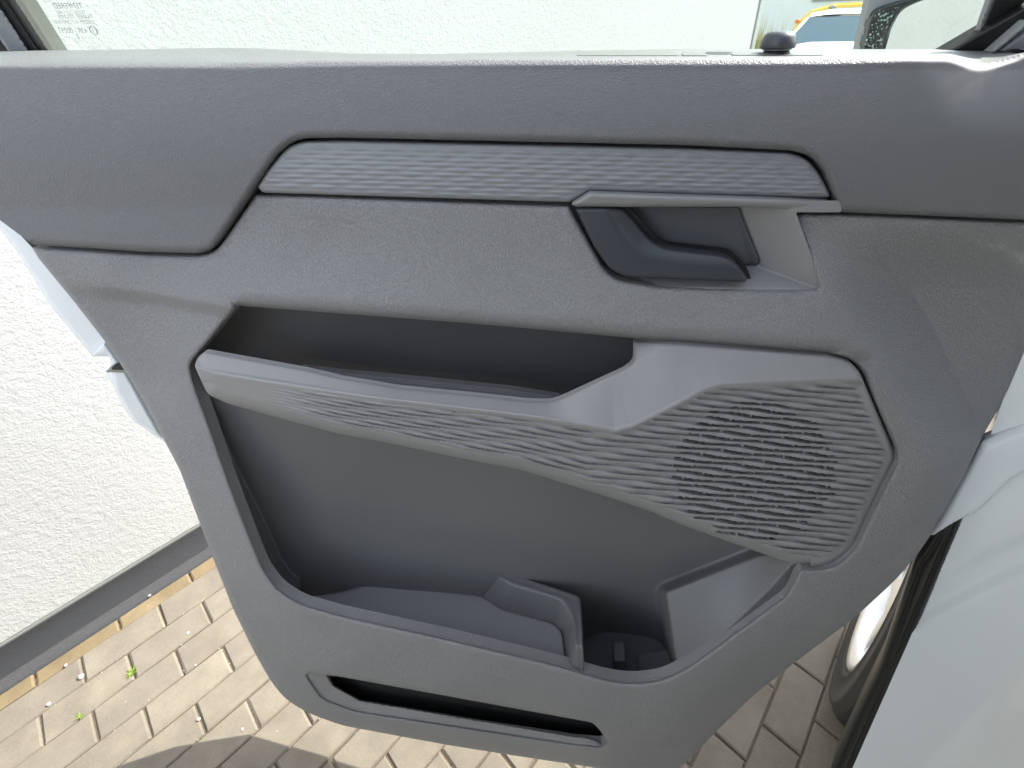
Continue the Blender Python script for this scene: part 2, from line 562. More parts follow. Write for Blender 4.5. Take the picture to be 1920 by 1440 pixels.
def pavement():
    lo, hi = [], []
    c0 = G0 + A * 0.0
    # joint bed
    bm = bmesh.new()
    q = [wall_pt(-2.2, 0.02, -0.0065), wall_pt(4.6, 0.02, -0.0065), wall_pt(4.6, 3.1, -0.0065), wall_pt(-2.2, 3.1, -0.0065)]
    vs = [bm.verts.new(p) for p in q]
    f = bm.faces.new(vs[::-1])
    if f.normal.z < 0: f.normal_flip()
    bmesh.ops.recalc_face_normals(bm, faces=bm.faces)
    for f in bm.faces:
        f.normal_update()
        if f.normal.z < 0: f.normal_flip()
    pv = tag(obj('pavement', bm, M_SAND, smooth_=False), kind='structure')
    # a few brick bodies, worn differently
    def brick_mesh(kind, wscale=1.0, chip=0):
        g = 0.0026
        l, wd, ht, ch = BL / 2 - g, BW * wscale / 2 - 0.0018, 0.05, 0.0042
        bm = bmesh.new()
        def ring(dl, dw, z, jit):
            out = []
            cs = [(-1, -1), (0, -1), (1, -1), (1, 1), (0, 1), (-1, 1)]
            for (i, j) in cs:
                jl = random.uniform(-jit, jit); jw = random.uniform(-jit, jit)
                p = A * ((l - dl) * i + jl) + AC * ((wd - dw) * j + jw)
                out.append(bm.verts.new((p[0], p[1], z + random.uniform(-jit, jit) * 0.3)))
            return out
        r0 = ring(0, 0, -ht, 0); r1 = ring(0, 0, -ch, 0.0010); r2 = ring(ch * 1.2, ch * 0.75, 0, 0.0013)
        for a, b in ((r0, r1), (r1, r2)):
            for k in range(6):
                bm.faces.new((a[k], a[(k + 1) % 6], b[(k + 1) % 6], b[k]))
        bm.faces.new(r2)
        bmesh.ops.recalc_face_normals(bm, faces=bm.faces)
        me = bpy.data.meshes.new('brick'); bm.to_mesh(me); bm.free()
        me.materials.append(M_BRICKCUT if kind else M_BRICK)
        return me
    full = [brick_mesh(0) for _ in range(7)]
    jw = float((wall_pt(0, 0.004, 0) - G0) @ N) / float(AC @ N) / BW   # row number at the wall foot (negative)
    cutw = -jw
    cut = [brick_mesh(1, cutw) for _ in range(3)]
    cand = []
    for j in range(-1, 34):
        for k in range(-14, 34):
            i = k + (0.5 if j % 2 == 0 else 0.0)
            # brick centre
            jc = j + 0.5 if j >= 0 else -cutw / 2
            p = G0 + A * (i + 0.5) * BL + AC * jc * BW
            cand.append((math.hypot(p[0] + 0.05, (p[1] - 0.75) * 1.1), p, j))
    cand.sort(key=lambda c: c[0])
    for d, p, j in cand[:300]:
        me = random.choice(cut if j < 0 else full)
        o = bpy.data.objects.new('brick', me)
        COL.objects.link(o)
        o.location = (p[0], p[1], random.uniform(-0.0022, 0.0016))
        o.rotation_euler = (random.uniform(-0.004, 0.004), random.uniform(-0.004, 0.004), random.uniform(-0.006, 0.006))
        o.parent = pv
    rest = cand[300:]
    V = []; Fc = []
    src = full[0]
    sv = np.array([v.co[:] for v in src.vertices]); sf = [list(p.vertices) for p in src.polygons]
    for d, p, j in rest:
        if j < 0 or d > 3.3: continue
        b = len(V); V += (sv + p + [0, 0, rng.uniform(-0.002, 0.001)]).tolist(); Fc += [[q + b for q in f] for f in sf]
    me = mesh_from('outer_bricks', V, Fc); me.materials.append(M_BRICK)
    o = obj('outer_bricks', me, None, pv, False); o['kind'] = 'stuff'
pavement()

def grit():
    bm = bmesh.new()
    for i in range(420):
        k = random.random()
        t = random.uniform(-.6, 2.4); o = random.uniform(0.0, 1.6)
        j = round((o) / BW); base = G0 + A * t + AC * (j * BW + random.gauss(0, .004))
        if random.random() < .25: base = G0 + A * t + AC * random.uniform(-.03, 1.8)
        r = random.choice((.0007, .0010, .0012, .0016, .0024))
        bmesh.ops.create_icosphere(bm, subdivisions=1, radius=r, matrix=Matrix.Translation((base[0], base[1], r * .4 - .001)))
    o = obj('grit', bm, M_STONEW); o['kind'] = 'stuff'
grit()

# ================================================================== DOOR
door = empty('car_door', P(700, 1400, 0.0) * [1, 1, 0] + [0, 0, 0.35],
             'open van door with dark grey inner trim, speaker grille and storage pockets', 'car door')

# ---- upper trim panel
seam_up = [(62, 459), (267, 472), (372, 475, 4), (398, 469, 18), (415, 447), (477, 353), (520, 290), (547, 266, 20), (573, 259, 20),
           (640, 258), (1280, 272), (1482, 282), (1520, 292, 16), (1543, 319), (1560, 360), (1576, 398, 8), (1920, 412), (2030, 417)]
top_up = [(2030, 94), (1920, 95), (1280, 94), (1090, 97), (990, 100), (800, 104), (640, 103), (467, 93), (400, 91), (133, 96), (0, 97), (-130, 99)]
upper_loop = rounded(seam_up + top_up + [(-190, 200), (-100, 340), (0, 413)], 6)
top_line_x = [-200, 0, 133, 400, 467, 640, 800, 990, 1090, 1280, 1920, 2040]
top_line_y = [99, 97, 96, 91, 93, 103, 104, 100, 97, 94, 95, 94]
crease = [(425, 118), (640, 114), (1000, 111), (1280, 110), (1560, 109), (1700, 105), (1780, 104), (1800, 112), (1830, 123), (1870, 116), (1925, 98), (2040, 85)]
upper_recess = [(1722, 108), (1738, 150), (1758, 195), (1785, 226), (1830, 238), (1930, 244), (2060, 250)]
seam_edge = rounded(seam_up, 6, closed=False)

def h_upper(X, Y, S):
    yt = np.interp(X, top_line_x, top_line_y)
    cx = np.arange(300, 2200, 4.0); cy = np.interp(cx, [p[0] for p in crease], [p[1] for p in crease])
    ck = np.hanning(13); cy = np.convolve(np.pad(cy, 6, mode='edge'), ck / ck.sum(), mode='valid')
    yc = np.interp(X, cx, cy)
    # left: a soft shoulder, right: a creased ledge
    k = smooth(X, 385, 450)
    soft = -0.070 * np.clip((132 - Y) / 36, 0, 1.3) ** 2.4
    r = np.clip((yc - Y) / np.maximum(yc - yt, 4), 0, 1)
    ledge = -0.075 * r - 0.006 * smooth(yc + 14 - Y, 0, 20)
    h = (1 - k) * soft + k * ledge
    h += 0.006 * np.sin(np.clip((Y - 130) / 260, 0, 1) * math.pi) + 0.00002 * (Y - 250)
    ds, _, _ = seg_dist(X, Y, seam_edge, closed=False)
    h -= roll(ds, 16, 0.009)
    # hollow at the front corner below the mirror
    dl, _, _ = seg_dist(X, Y, upper_recess, closed=False)
    ins = (X > np.interp(Y, [p[1] for p in upper_recess[:5]], [p[0] for p in upper_recess[:5]])) & (Y < np.interp(X, [1722, 1785, 1830, 2060], [226, 226, 238, 250]))
    sgn = np.where(ins, dl, -dl)
    q = np.log1p(np.exp(np.clip(sgn / 9.0, -30, 30))) * 9.0
    h -= 0.00011 * np.minimum(q, 130)
    return h
sheet('upper_trim', [upper_loop], h_upper, 3.0, M_PAD, door, 0.03)

# ---- ribbed decor strip
strip_loop = rounded([(483, 350, 3), (500, 322), (532, 283, 14), (548, 271, 12), (570, 265, 14), (640, 264), (1280, 278), (1484, 287, 20), (1514, 298, 16),
                      (1537, 327, 10), (1557, 366, 5), (1553, 371, 4), (1280, 363), (1106, 357, 6), (1068, 379, 4), (640, 366), (492, 361, 6)], 6)
def h_strip(X, Y, S):
    q = (Y - (264 + (X - 600) * 0.0225)) / 9.2
    row = np.floor(q)
    ph = X / 64.0 + row * 0.5 + 0.12 * np.sin(row * 1.7)
    lens = np.clip(0.5 + 0.5 * np.cos(2 * np.pi * ph), 0, 1) ** 0.8
    f = q - row
    prof = np.minimum(np.clip(f / 0.34, 0, 1), np.clip((1 - f) / 0.66, 0, 1))
    rib = (0.0014 + 0.0010 * smooth(X, 650, 1300)) * prof * (0.12 + 0.88 * lens)
    rib *= smooth(S, 4, 10)
    return -0.004 + 0.004 * np.sin(np.clip((Y - 262) / 115, 0, 1) * math.pi) * 0.6 - roll(S, 6, 0.004) + rib
sheet('trim_strip', [strip_loop], h_strip, 1.8, M_STRIP, door, 0.015)

# ---- main carrier panel
notch = [(1067, 387, 3), (1096, 438), (1133, 505), (1156, 525, 16), (1237, 538), (1403, 543), (1500, 545), (1534, 541, 4), (1529, 519), (1484, 400, 2)]
car_outer = rounded([(60, 464, 2), (267, 477), (374, 480, 4), (401, 474, 20), (420, 452), (480, 364, 4), (496, 366), (640, 371)] + notch +
                    [(1573, 402), (1920, 417), (2030, 421), (1985, 560), (1920, 677), (1887, 740), (1843, 817), (1810, 887), (1770, 960, 30), (1730, 1027, 30), (1680, 1087, 30),
                     (1600, 1160, 20), (1497, 1237, 20), (1413, 1303, 20), (1337, 1377, 20), (1290, 1428, 20), (1225, 1476, 40), (1127, 1441, 30), (1040, 1428, 20), (940, 1413, 20),
                     (840, 1397, 20), (640, 1360, 20), (573, 1335, 20), (533, 1309, 18), (507, 1276, 14), (480, 1229, 14), (437, 1142, 14), (400, 1048), (367, 961),
                     (337, 881), (307, 824), (267, 747), (207, 653), (140, 567), (72, 484)], 6)
hole_main = rounded([(357, 682, 10), (380, 655, 6), (446, 573, 6), (640, 588), (853, 604), (993, 616), (1187, 634), (1280, 642), (1547, 661, 14), (1590, 669, 16),
                     (1614, 693, 16), (1681, 843, 10), (1682, 866, 10), (1634, 962), (1603, 1030, 20), (1566, 1061, 18), (1535, 1067, 10), (1500, 1067, 4), (1474, 1116, 12),
                     (1290, 1251, 24), (1240, 1275, 20), (1187, 1281, 24), (1140, 1275, 24), (1040, 1246), (840, 1198), (640, 1154), (562, 1132, 18), (521, 1105, 18),
                     (493, 1066, 14), (450, 957), (430, 904), (393, 797), (363, 717, 10)], 6)
hole_slot = rounded([(575, 1266, 6), (592, 1263, 6), (640, 1269), (1113, 1355, 10), (1141, 1390, 6), (1128, 1400, 6), (1080, 1396), (668, 1333, 16), (606, 1310, 14)], 6)

car_tps = TPS([
    (60, 470, -.002), (380, 485, .0), (250, 500, .0), (600, 380, -.002), (1060, 395, -.002), (600, 480, .002), (1000, 480, .002), (200, 520, .005), (600, 540, .016), (1100, 575, .018), (1500, 600, .018),
    (440, 565, .02), (800, 598, .026), (1187, 632, .026), (1560, 660, .024), (1300, 560, .010),
    (120, 570, .000), (160, 600, .003), (300, 700, .016), (345, 680, .030), (250, 720, .010), (330, 860, .034), (390, 830, .040), (400, 1000, .06), (440, 960, .066), (470, 1130, .086),
    (515, 1105, .096), (560, 1140, .106), (500, 1240, .092), (560, 1300, .104), (430, 1120, .078), (370, 960, .05),
    (640, 1157, .112), (840, 1200, .118), (1040, 1248, .122), (1190, 1283, .122), (1290, 1258, .116), (1400, 1175, .095), (1500, 1095, .074),
    (640, 1250, .124), (850, 1290, .130), (1100, 1340, .130), (1250, 1380, .124),
    (640, 1358, .108), (900, 1405, .112), (1130, 1440, .112), (1280, 1430, .100),
    (1650, 620, .010), (1613, 693, .022), (1680, 850, .036), (1745, 870, .038), (1634, 962, .050), (1715, 980, .046), (1600, 1050, .062), (1680, 1087, .05), (1600, 1160, .07),
    (1497, 1237, .088), (1413, 1303, .102), (1337, 1377, .104),
    (1600, 415, -.002), (1920, 420, -.004), (1700, 600, .008), (1900, 680, .0), (1850, 800, .012), (1770, 960, .03), (1570, 545, .010), (1505, 480, .0), (2030, 425, -.01)])
L1 = [(60, 518), (150, 527), (300, 548), (446, 573), (640, 588), (853, 604), (1187, 634), (1547, 661), (1612, 655), (1700, 640)]
ridge = [(1500, 392), (1560, 545), (1640, 640), (1748, 868), (1752, 890), (1700, 990), (1560, 1118), (1420, 1218), (1330, 1290), (1250, 1372), (1180, 1405)]
def ridge_out(X, Y):
    """distance outside (right of / below) the ridge round the speaker"""
    d, _, _ = seg_dist(X, Y, ridge, closed=False)
    poly = ridge + [(900, 1380), (300, 1100), (300, 500), (1400, 380)]
    return np.where(inside(X, Y, poly), -d, d)

def h_car(X, Y, S=None):
    h = car_tps(X, Y)
    if S is None: S = np.full(X.shape, 99.0)
    s1 = sd_line(X, Y, L1)                          # positive above the arm-rest edge
    left = 1 - smooth(X, 420, 470)
    right = smooth(X, 1555, 1590) * (1 - smooth(X, 1600, 1650))
    h -= 0.012 * smooth(-s1, 0, 30) * left * (1 - smooth(-s1, 120, 260)) * smooth(X, 60, 240)
    h -= 0.008 * smooth(-s1, 0, 26) * right * (1 - smooth(-s1, 40, 120))
    mid = (1 - left) * (1 - smooth(X, 1545, 1600))
    h -= roll(np.abs(s1), 34, 0.016) * mid * (Y < 680)
    ro = ridge_out(X, Y)
    sf = np.log1p(np.exp(np.clip(ro / 8.0, -30, 30))) * 8.0
    fade = smooth(Y, 395, 560) * (1 - smooth(Y, 1330, 1450)) * smooth(X, 1180, 1330)
    h -= 0.00034 * np.minimum(sf, 110) * fade
    # lower face turns under towards the bottom edge
    bl = sd_line(X, Y, [(480, 1285), (600, 1338), (900, 1372), (1130, 1402), (1300, 1400)])
    h -= 0.00028 * np.clip(-bl, 0, 60) * smooth(X, 500, 620) * (Y > 1280)
    h -= roll(S, 11, 0.007)
    return h
sheet('door_panel', [car_outer, hole_main, hole_slot], h_car, 3.0, M_CAR, door, 0.018)

# ---- handle: trim bar, bowl, lever
bar_loop = rounded([(1071, 383, 3), (1106, 362, 4), (1280, 368), (1554, 376, 3), (1562, 381, 3), (1572, 398, 2), (1530, 396), (1483, 393), (1380, 388), (1120, 388), (1082, 388, 2)], 3)
sheet('handle_trim_bar', [bar_loop], lambda X, Y, S: 0.007 - 0.006 * smooth(X, 1430, 1570) - roll(S, 9, 0.005) - 0.0002 * (Y - 375), 2.0, M_BOWL, door, 0.010)
bowl_loop = rounded([(1060, 378), (1092, 440), (1128, 508), (1152, 534, 16), (1237, 546), (1403, 551), (1540, 551, 4), (1536, 519), (1492, 398), (1578, 398), (1578, 376)], 4)
pan_edge = [(1384, 380), (1402, 430), (1424, 486), (1424, 494), (1414, 497), (1380, 497)]
def h_bowl(X, Y, S):
    dr = ((1487 - X) * 0.949 + (Y - 400) * 0.315)          # distance left of the sloping right rim
    db = (541 + (X - 1529) * 0.012) - Y                    # distance above the lower rim
    a = -0.034 * np.clip(dr / 105, 0, 1); b = -0.034 * np.clip((db + 1) / 46, 0, 1)
    h = np.maximum(a, b)
    d, _, _ = seg_dist(X, Y, pan_edge, closed=False)
    h -= 0.004 * (1 - smooth(d, 0.8, 2.4))
    return h + 0.001
sheet('handle_bowl', [bowl_loop], h_bowl, 1.8, M_BOWL, door, 0.0)
lever_loop = rounded([(1079, 391, 5), (1169, 390, 8), (1219, 450, 20), (1243, 465, 18), (1357, 479, 24), (1377, 490, 10), (1402, 522, 6), (1397, 529, 4), (1278, 524), (1172, 519, 20), (1143, 505, 16), (1113, 461)], 5)
lever_fold = [(1127, 380), (1168, 460), (1176, 472), (1186, 480), (1200, 485), (1240, 490), (1300, 495), (1420, 506)]
def h_lever(X, Y, S):
    d1, _, _ = seg_dist(X, Y, [(1110, 346), (1192, 506)], closed=False); d2, _, _ = seg_dist(X, Y, [(1150, 477), (1240, 490), (1420, 506)], closed=False)
    d = np.clip(-16 * np.log(np.exp(-d1 / 16) + np.exp(-d2 / 16)), 0, 99)
    up = inside(X, Y, lever_fold + [(1440, 503), (1440, 370), (1127, 370)])
    h = 0.006 + 0.0006 * np.clip((Y - 390) / 10, 0, 14) * 0.6
    h -= np.where(up, 0.00036 * np.log1p(np.exp(np.clip((d - 5) / 3, -20, 30))) * 3, 0)
    return h - roll(S, 6, 0.0045)
sheet('door_handle', [lever_loop], h_lever, 1.6, M_HANDLE, door, 0.014)
sheet('handle_gap_shade', [rounded([(1064, 380), (1170, 378), (1230, 445), (1250, 458), (1370, 472), (1400, 500), (1412, 532), (1390, 540), (1170, 532), (1130, 514), (1096, 455)], 8)],
      lambda X, Y, S: -0.012 + 0 * X, 6, M_BLACK, door, 0.01)  # black sheet standing in for the shade behind the lever
# dark plate at the back of the bowl
plate_loop = rounded([(1160, 384), (1384, 388), (1402, 432), (1426, 490, 6), (1420, 497, 5), (1300, 497), (1180, 470)], 3)
sheet('bowl_back_plate', [plate_loop], lambda X, Y, S: np.maximum(h_bowl(X, Y, S), -0.034) + 0.0025 - roll(S, 3, 0.002), 2.2, M_PLATE, door, 0.004)

# ---- upper storage recess (dark)
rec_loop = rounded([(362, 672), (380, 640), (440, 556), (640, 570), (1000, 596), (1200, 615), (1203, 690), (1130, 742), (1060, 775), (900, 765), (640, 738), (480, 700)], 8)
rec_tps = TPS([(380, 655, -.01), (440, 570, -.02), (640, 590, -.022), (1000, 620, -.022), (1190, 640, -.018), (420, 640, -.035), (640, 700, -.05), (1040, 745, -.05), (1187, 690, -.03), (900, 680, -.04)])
led = rounded([(560, 690), (640, 699), (800, 714), (960, 731), (1052, 745), (1050, 780), (800, 760), (600, 730)], 4)
def h_rec(X, Y, S):
    h = rec_tps(X, Y)
    return h
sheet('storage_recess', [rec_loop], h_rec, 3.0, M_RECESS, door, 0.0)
led_top = [(560, 690), (640, 700), (800, 715), (960, 732), (1052, 746)]
def h_ledge(X, Y, S):
    d = np.clip(-sd_line(X, Y, led_top), 0, 60)
    return -0.030 + 0.0009 * d + 0.006 * smooth(d, 8, 11)
sheet('recess_ledge', [led], h_ledge, 1.8, M_CAR, door, 0.01)

# ---- grab bar with speaker grille
gb_loop = rounded([(365, 686, 5), (371, 670, 5), (384, 659, 4), (573, 693), (640, 709), (748, 727), (900, 742), (990, 752, 30), (1035, 753, 22), (1062, 742, 16), (1173, 691, 12), (1187, 677, 6), (1188, 639, 2),
                   (1240, 642), (1547, 664, 14), (1586, 671, 14), (1610, 694, 14), (1677, 845, 8), (1678, 862, 8), (1630, 961), (1600, 1028, 18), (1563, 1057, 14), (1533, 1063, 10), (1493, 1061, 14),
                   (1413, 1032), (1280, 985), (1223, 960), (1140, 932), (973, 880), (900, 867), (719, 829), (632, 813), (538, 788), (427, 757, 14), (389, 739, 10)], 6)
fold = [(340, 684), (400, 697), (700, 745), (1000, 780), (1100, 796), (1152, 806), (1185, 797), (1320, 730), (1352, 721), (1450, 717), (1625, 709)]
gtop = [(371, 668), (384, 659), (573, 693), (748, 727), (900, 742), (1000, 753), (1030, 753), (1050, 748), (1066, 740), (1173, 690), (1228, 658), (1246, 652), (1266, 650), (1400, 658), (1547, 668), (1610, 684)]
fx = [p[0] for p in fold]; fy = [p[1] for p in fold]
low_tps = TPS([(370, 690, .048), (400, 697, .052), (700, 745, .066), (1000, 780, .072), (1152, 806, .072), (1345, 722, .052), (1612, 710, .030),
               (390, 739, .046), (538, 788, .056), (719, 829, .062), (900, 867, .068), (1140, 932, .074), (1300, 990, .076), (1413, 1032, .074), (1500, 1060, .070),
               (1678, 853, .032), (1630, 961, .044), (1565, 1056, .060), (1430, 880, .056)])
def pitch_top(X):
    yf = np.interp(X, [360, 400, 700, 1000, 1100], [688, 697, 745, 780, 796]) + np.maximum(X - 1100, 0) * 0.105
    yb = np.interp(X, [360, 427, 538, 632, 719, 900, 973, 1100], [722, 747, 770, 793, 808, 845, 860, 897])
    return yf, np.where(X < 1100, (yb - yf) / 8.5, (897 - 796) / 8.5)
def ribs(X, Y):
    yf, pt = pitch_top(X)
    q = (Y - yf) / pt
    ph = X / 116.0 + 0.37 * q
    q2 = q + 0.10 * np.sin(2 * np.pi * ph) * smooth(X, 520, 760)
    row = np.floor(q2); f = q2 - row
    return row, f, ph
XT = np.arange(250, 1800, 5.0)
def tab(xs, ys, n=41):
    v = np.interp(XT, xs, ys); k = np.hanning(n); k /= k.sum()
    return np.convolve(np.pad(v, n // 2, mode='edge'), k, mode='valid')
def h_bar(X, Y, S):
    sf = sd_line(X, Y, fold)                       # positive above the fold
    dT, _, _ = seg_dist(X, Y, gtop, closed=False)
    hF = np.interp(X, XT, tab([365, 700, 1000, 1152, 1345, 1620], [.048, .066, .072, .072, .052, .030]))
    hT = np.interp(X, XT, tab([385, 700, 1000, 1080, 1187, 1240, 1612], [.030, .042, .046, .044, .030, .026, .018]))
    up = hF + (hT - hF) * np.clip(sf, 0, 1e9) / np.maximum(np.clip(sf, 0, 1e9) + dT, 1e-6)
    lo = low_tps(X, Y)
    over = inside(X, Y, gtop + [(1610, 500), (371, 500)])
    up = np.where(over, hT - 0.0007 * dT, up)
    k = smooth(sf, -5, 5)
    h = k * up + (1 - k) * lo
    rec = smooth(-sf, 3, 15)
    h -= 0.0045 * rec * smooth(X, 420, 1100)
    # rim on the front edge of the speaker face stays full height
    low_edge = np.minimum(S, 1e9)
    area = rec * smooth(S, 13, 24) * smooth(X, 400, 640)
    row, f, ph = ribs(X, Y)
    saw = np.minimum(np.minimum(f / 0.26, (1 - f) / 0.24), 1.0) - 0.25 * f
    amp = 0.0064 * (0.66 + 0.34 * np.cos(2 * np.pi * (ph + 0.2))) * smooth(X, 410, 680) + 0.0006
    amp = amp + 0.0010 * smooth(X, 1100, 1250)
    h += area * amp * (saw - 0.5)
    under = (Y > np.interp(X, fx, fy) + 20) & (X < 1520)
    h -= np.where(under, roll(S, 24, 0.022), np.where(X < 1180, roll(S, 6, 0.003), roll(S, 9, 0.006)))
    return h
def slot_cut(X, Y):
    e = ((X - 1416) / 152) ** 2 + ((Y - 882) / 128) ** 2
    row, f, ph = ribs(X, Y)
    m = (f > 0.71) | (f < 0.09)
    rr = np.where(f < 0.5, row - 1, row)
    st = np.abs(((X + rr * 9 + 29 * (rr % 2)) / 58.0) % 1.0 - 0.5) > 0.462
    return (e < 1 + 0.07 * np.sin(rr * 2.3)) & m & ~st
sheet('grab_bar', [gb_loop], h_bar, 1.6, M_BAR, door, 0.006, cut=slot_cut)
spk = [(1414 + 166 * math.cos(a), 880 + 136 * math.sin(a)) for a in np.linspace(0, 2 * math.pi, 40, endpoint=False)]
sheet('speaker', [spk], lambda X, Y, S: 0.028 - 0.00008 * S, 8, M_BLACK, door, 0.02)

# ---- map pocket liner
zf = float(P(740, 1106, 0.0)[2])
zr = zf + 0.056
pk_loop = rounded([(395, 735), (560, 775), (800, 825), (1000, 860), (1250, 945), (1430, 1020), (1530, 1040), (1530, 1085), (1486, 1130), (1300, 1272), (1240, 1296), (1187, 1300), (1140, 1294), (1040, 1266), (840, 1218), (640, 1172),
                   (548, 1148), (502, 1110), (472, 1066), (430, 960), (385, 830)], 8)
back_tps = TPS([(400, 740, .0), (440, 900, .000), (480, 1040, .008), (530, 1100, .02), (600, 1120, .01), (700, 800, -.012), (700, 1000, -.016), (760, 1090, -.004), (1000, 900, -.014), (1000, 1040, -.010), (1100, 1150, -.016), (1180, 1230, -.02),
                (1300, 980, -.012), (1250, 1050, -.010), (1420, 1030, .006), (1240, 1180, -.01), (1250, 1260, .0), (1500, 1060, .03), (1500, 1100, .05)])
wedge = rounded([(1240, 1106, 10), (1424, 1033, 16), (1530, 1030), (1530, 1090), (1468, 1130), (1296, 1260), (1268, 1290), (1252, 1190)], 8)
wedge_tps = TPS([(1240, 1106, .032), (1420, 1035, .022), (1487, 1063, .058), (1467, 1117, .078), (1290, 1250, .100), (1260, 1230, .088)])
well = rounded([(1098, 1112), (1238, 1112), (1262, 1210), (1285, 1310), (1098, 1310)], 10)
left_side = [(357, 682), (393, 797), (430, 904), (450, 957), (493, 1066), (521, 1105), (562, 1132), (640, 1154)]
def h_pocket(X, Y, S):
    h = back_tps(X, Y)
    dwl, _, _ = sdf(X, Y, [well])
    h -= 0.035 * smooth(dwl, -10, 40) * smooth(Y, 1110, 1240)
    dl, _, _ = seg_dist(X, Y, left_side, closed=False)
    side = car_tps(X, Y) - 0.020 - 0.0019 * np.maximum(dl - 4, 0)
    h = np.maximum(h, np.where((X < 560) & (Y > 700), side, -1))
    dw, _, _ = sdf(X, Y, [wedge])
    kw = smooth(dw, -14, 10)
    h = h * (1 - kw) + wedge_tps(X, Y) * kw
    lim = car_tps(X, Y) - 0.016
    h = np.where(Y > 1000, np.minimum(h, lim), h)
    dq, _, _ = seg_dist(X, Y, [(1487, 1063), (1482, 1090), (1467, 1117), (1290, 1242)], closed=False)
    return h - 0.003 * (1 - smooth(dq, 1, 3))
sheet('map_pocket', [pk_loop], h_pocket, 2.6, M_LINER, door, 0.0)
shelf = rounded([(548, 1133), (585, 1118, 10), (640, 1110, 10), (690, 1095, 20), (820, 1106), (905, 1117, 14), (940, 1141, 14), (1040, 1168, 12), (1055, 1187, 8), (1062, 1250), (1064, 1275), (840, 1222), (640, 1176), (560, 1156)], 6)
def h_shelf(X, Y, S):
    return np.minimum(h_floor(X, Y, zf), car_tps(X, Y) - 0.012) - roll(S, 4, 0.003)
sheet('pocket_floor', [shelf], h_shelf, 2.4, M_LINER_LIT, door, 0.0)
def ruled(name, rows, mat, par, sub=8):
    """smooth surface through rows of points given as (px, py, z)"""
    R3 = []
    for r in rows:
        t = np.linspace(0, len(r) - 1, (len(r) - 1) * sub + 1)
        r = np.array(r, float); k = np.arange(len(r))
        rr = np.stack([np.interp(t, k, r[:, c]) for c in range(3)], 1)
        for _ in range(1): rr[1:-1] = (rr[:-2] + 2 * rr[1:-1] + rr[2:]) / 4
        R3.append(np.array([on_ground(a, b, z) for a, b, z in rr]))
    n = len(R3[0]); V = np.concatenate(R3)
    F_ = [(i * n + k, (i + 1) * n + k, (i + 1) * n + k + 1, i * n + k + 1) for i in range(len(R3) - 1) for k in range(n - 1)]
    return obj(name, mesh_from(name, V, F_), mat, par)
Rs = [(905, 1119), (940, 1142), (1040, 1169), (1056, 1188), (1063, 1247), (1065, 1275)]
Ri = [(935, 1083), (960, 1098), (1050, 1124), (1073, 1160), (1080, 1216), (1084, 1262)]
Rm = [(931, 1076), (960, 1090), (1056, 1118), (1080, 1158), (1085, 1214), (1088, 1262)]
Ro = [(925, 1064), (962, 1076), (1088, 1118), (1091, 1158), (1093, 1214), (1095, 1262)]
zz = [zr, zr, zr, zr, zr, zr - 0.055]; zl = [zf - 0.002] * 6
def lerp_row(a, b, za, zb_, t, lift=0.0):
    return [(p[0] + (q[0] - p[0]) * t, p[1] + (q[1] - p[1]) * t, u + (v - u) * t + lift) for p, q, u, v in zip(a, b, za, zb_)]
ruled('bottle_divider', [lerp_row(Rs, Ri, zl, zz, 0), lerp_row(Rs, Ri, zl, zz, .05), lerp_row(Rs, Ri, zl, zz, .90), lerp_row(Rs, Ri, zl, zz, .97), lerp_row(Ri, Ro, zz, zz, .10, .002),
                         lerp_row(Ri, Ro, zz, zz, .35, .001), lerp_row(Ri, Ro, zz, zz, .75, .001), lerp_row(Ri, Ro, zz, zz, .92, .0022), lerp_row(Ri, Ro, zz, zz, 1.0),
                         [(a[0] + 1, a[1] + 7, b - 0.008) for a, b in zip(Ro, zz)], [(a[0] + 3, a[1] + 70, b - 0.09) for a, b in zip(Ro, zz)]], M_LINER, door)
bm = bmesh.new()
box(bm, DO + DU * 0.02 + DW * 0.015 + np.array([0, 0, 0.485]), DU * 0.27, DW * 0.085, (0, 0, 0.004))
obj('pocket_base', bm, M_LINER, door, False)  # unseen plate added to stop ground light reaching the well
sheet('well_rib', [rounded([(1150, 1236), (1173, 1234), (1175, 1300), (1150, 1300)], 3)], lambda X, Y, S: 0.045 - roll(S, 4, 0.004), 3, M_LINER, door, 0.03)
sheet('well_step', [rounded([(1196, 1258), (1268, 1248), (1268, 1300), (1196, 1300)], 3)], lambda X, Y, S: 0.040 - roll(S, 4, 0.004), 3, M_LINER, door, 0.03)

# ---- slot near the bottom edge
sl_loop = rounded([(566, 1260), (640, 1262), (1118, 1348), (1152, 1392), (1132, 1408), (1080, 1404), (664, 1341), (598, 1316)], 8)
sl_low = [(572, 1262), (606, 1310), (668, 1333), (1080, 1396), (1145, 1400)]
def h_slot(X, Y, S):
    d, _, _ = seg_dist(X, Y, sl_low, closed=False)
    base = h_car(X, Y)
    width = np.interp(X, [570, 620, 680, 1100, 1140], [40, 30, 20, 14, 5])
    dep = 0.010 * np.clip(d / width, 0, 1) + 0.055 * smooth(d, width, width + 5)
    dt, _, _ = seg_dist(X, Y, [(566, 1260), (640, 1262), (1118, 1348), (1152, 1392)], closed=False)
    return base - 0.006 - dep * smooth(dt, 1, 9)
sheet('lower_slot', [sl_loop], h_slot, 2.6, M_CAR, door, 0.0)
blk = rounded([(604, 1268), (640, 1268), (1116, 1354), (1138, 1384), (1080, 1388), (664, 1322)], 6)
sheet('slot_dark', [blk], lambda X, Y, S: h_car(X, Y) - 0.045, 6, M_BLACK, door, 0.0)  # black sheet afloat in the slot gives the dark of the deep hole

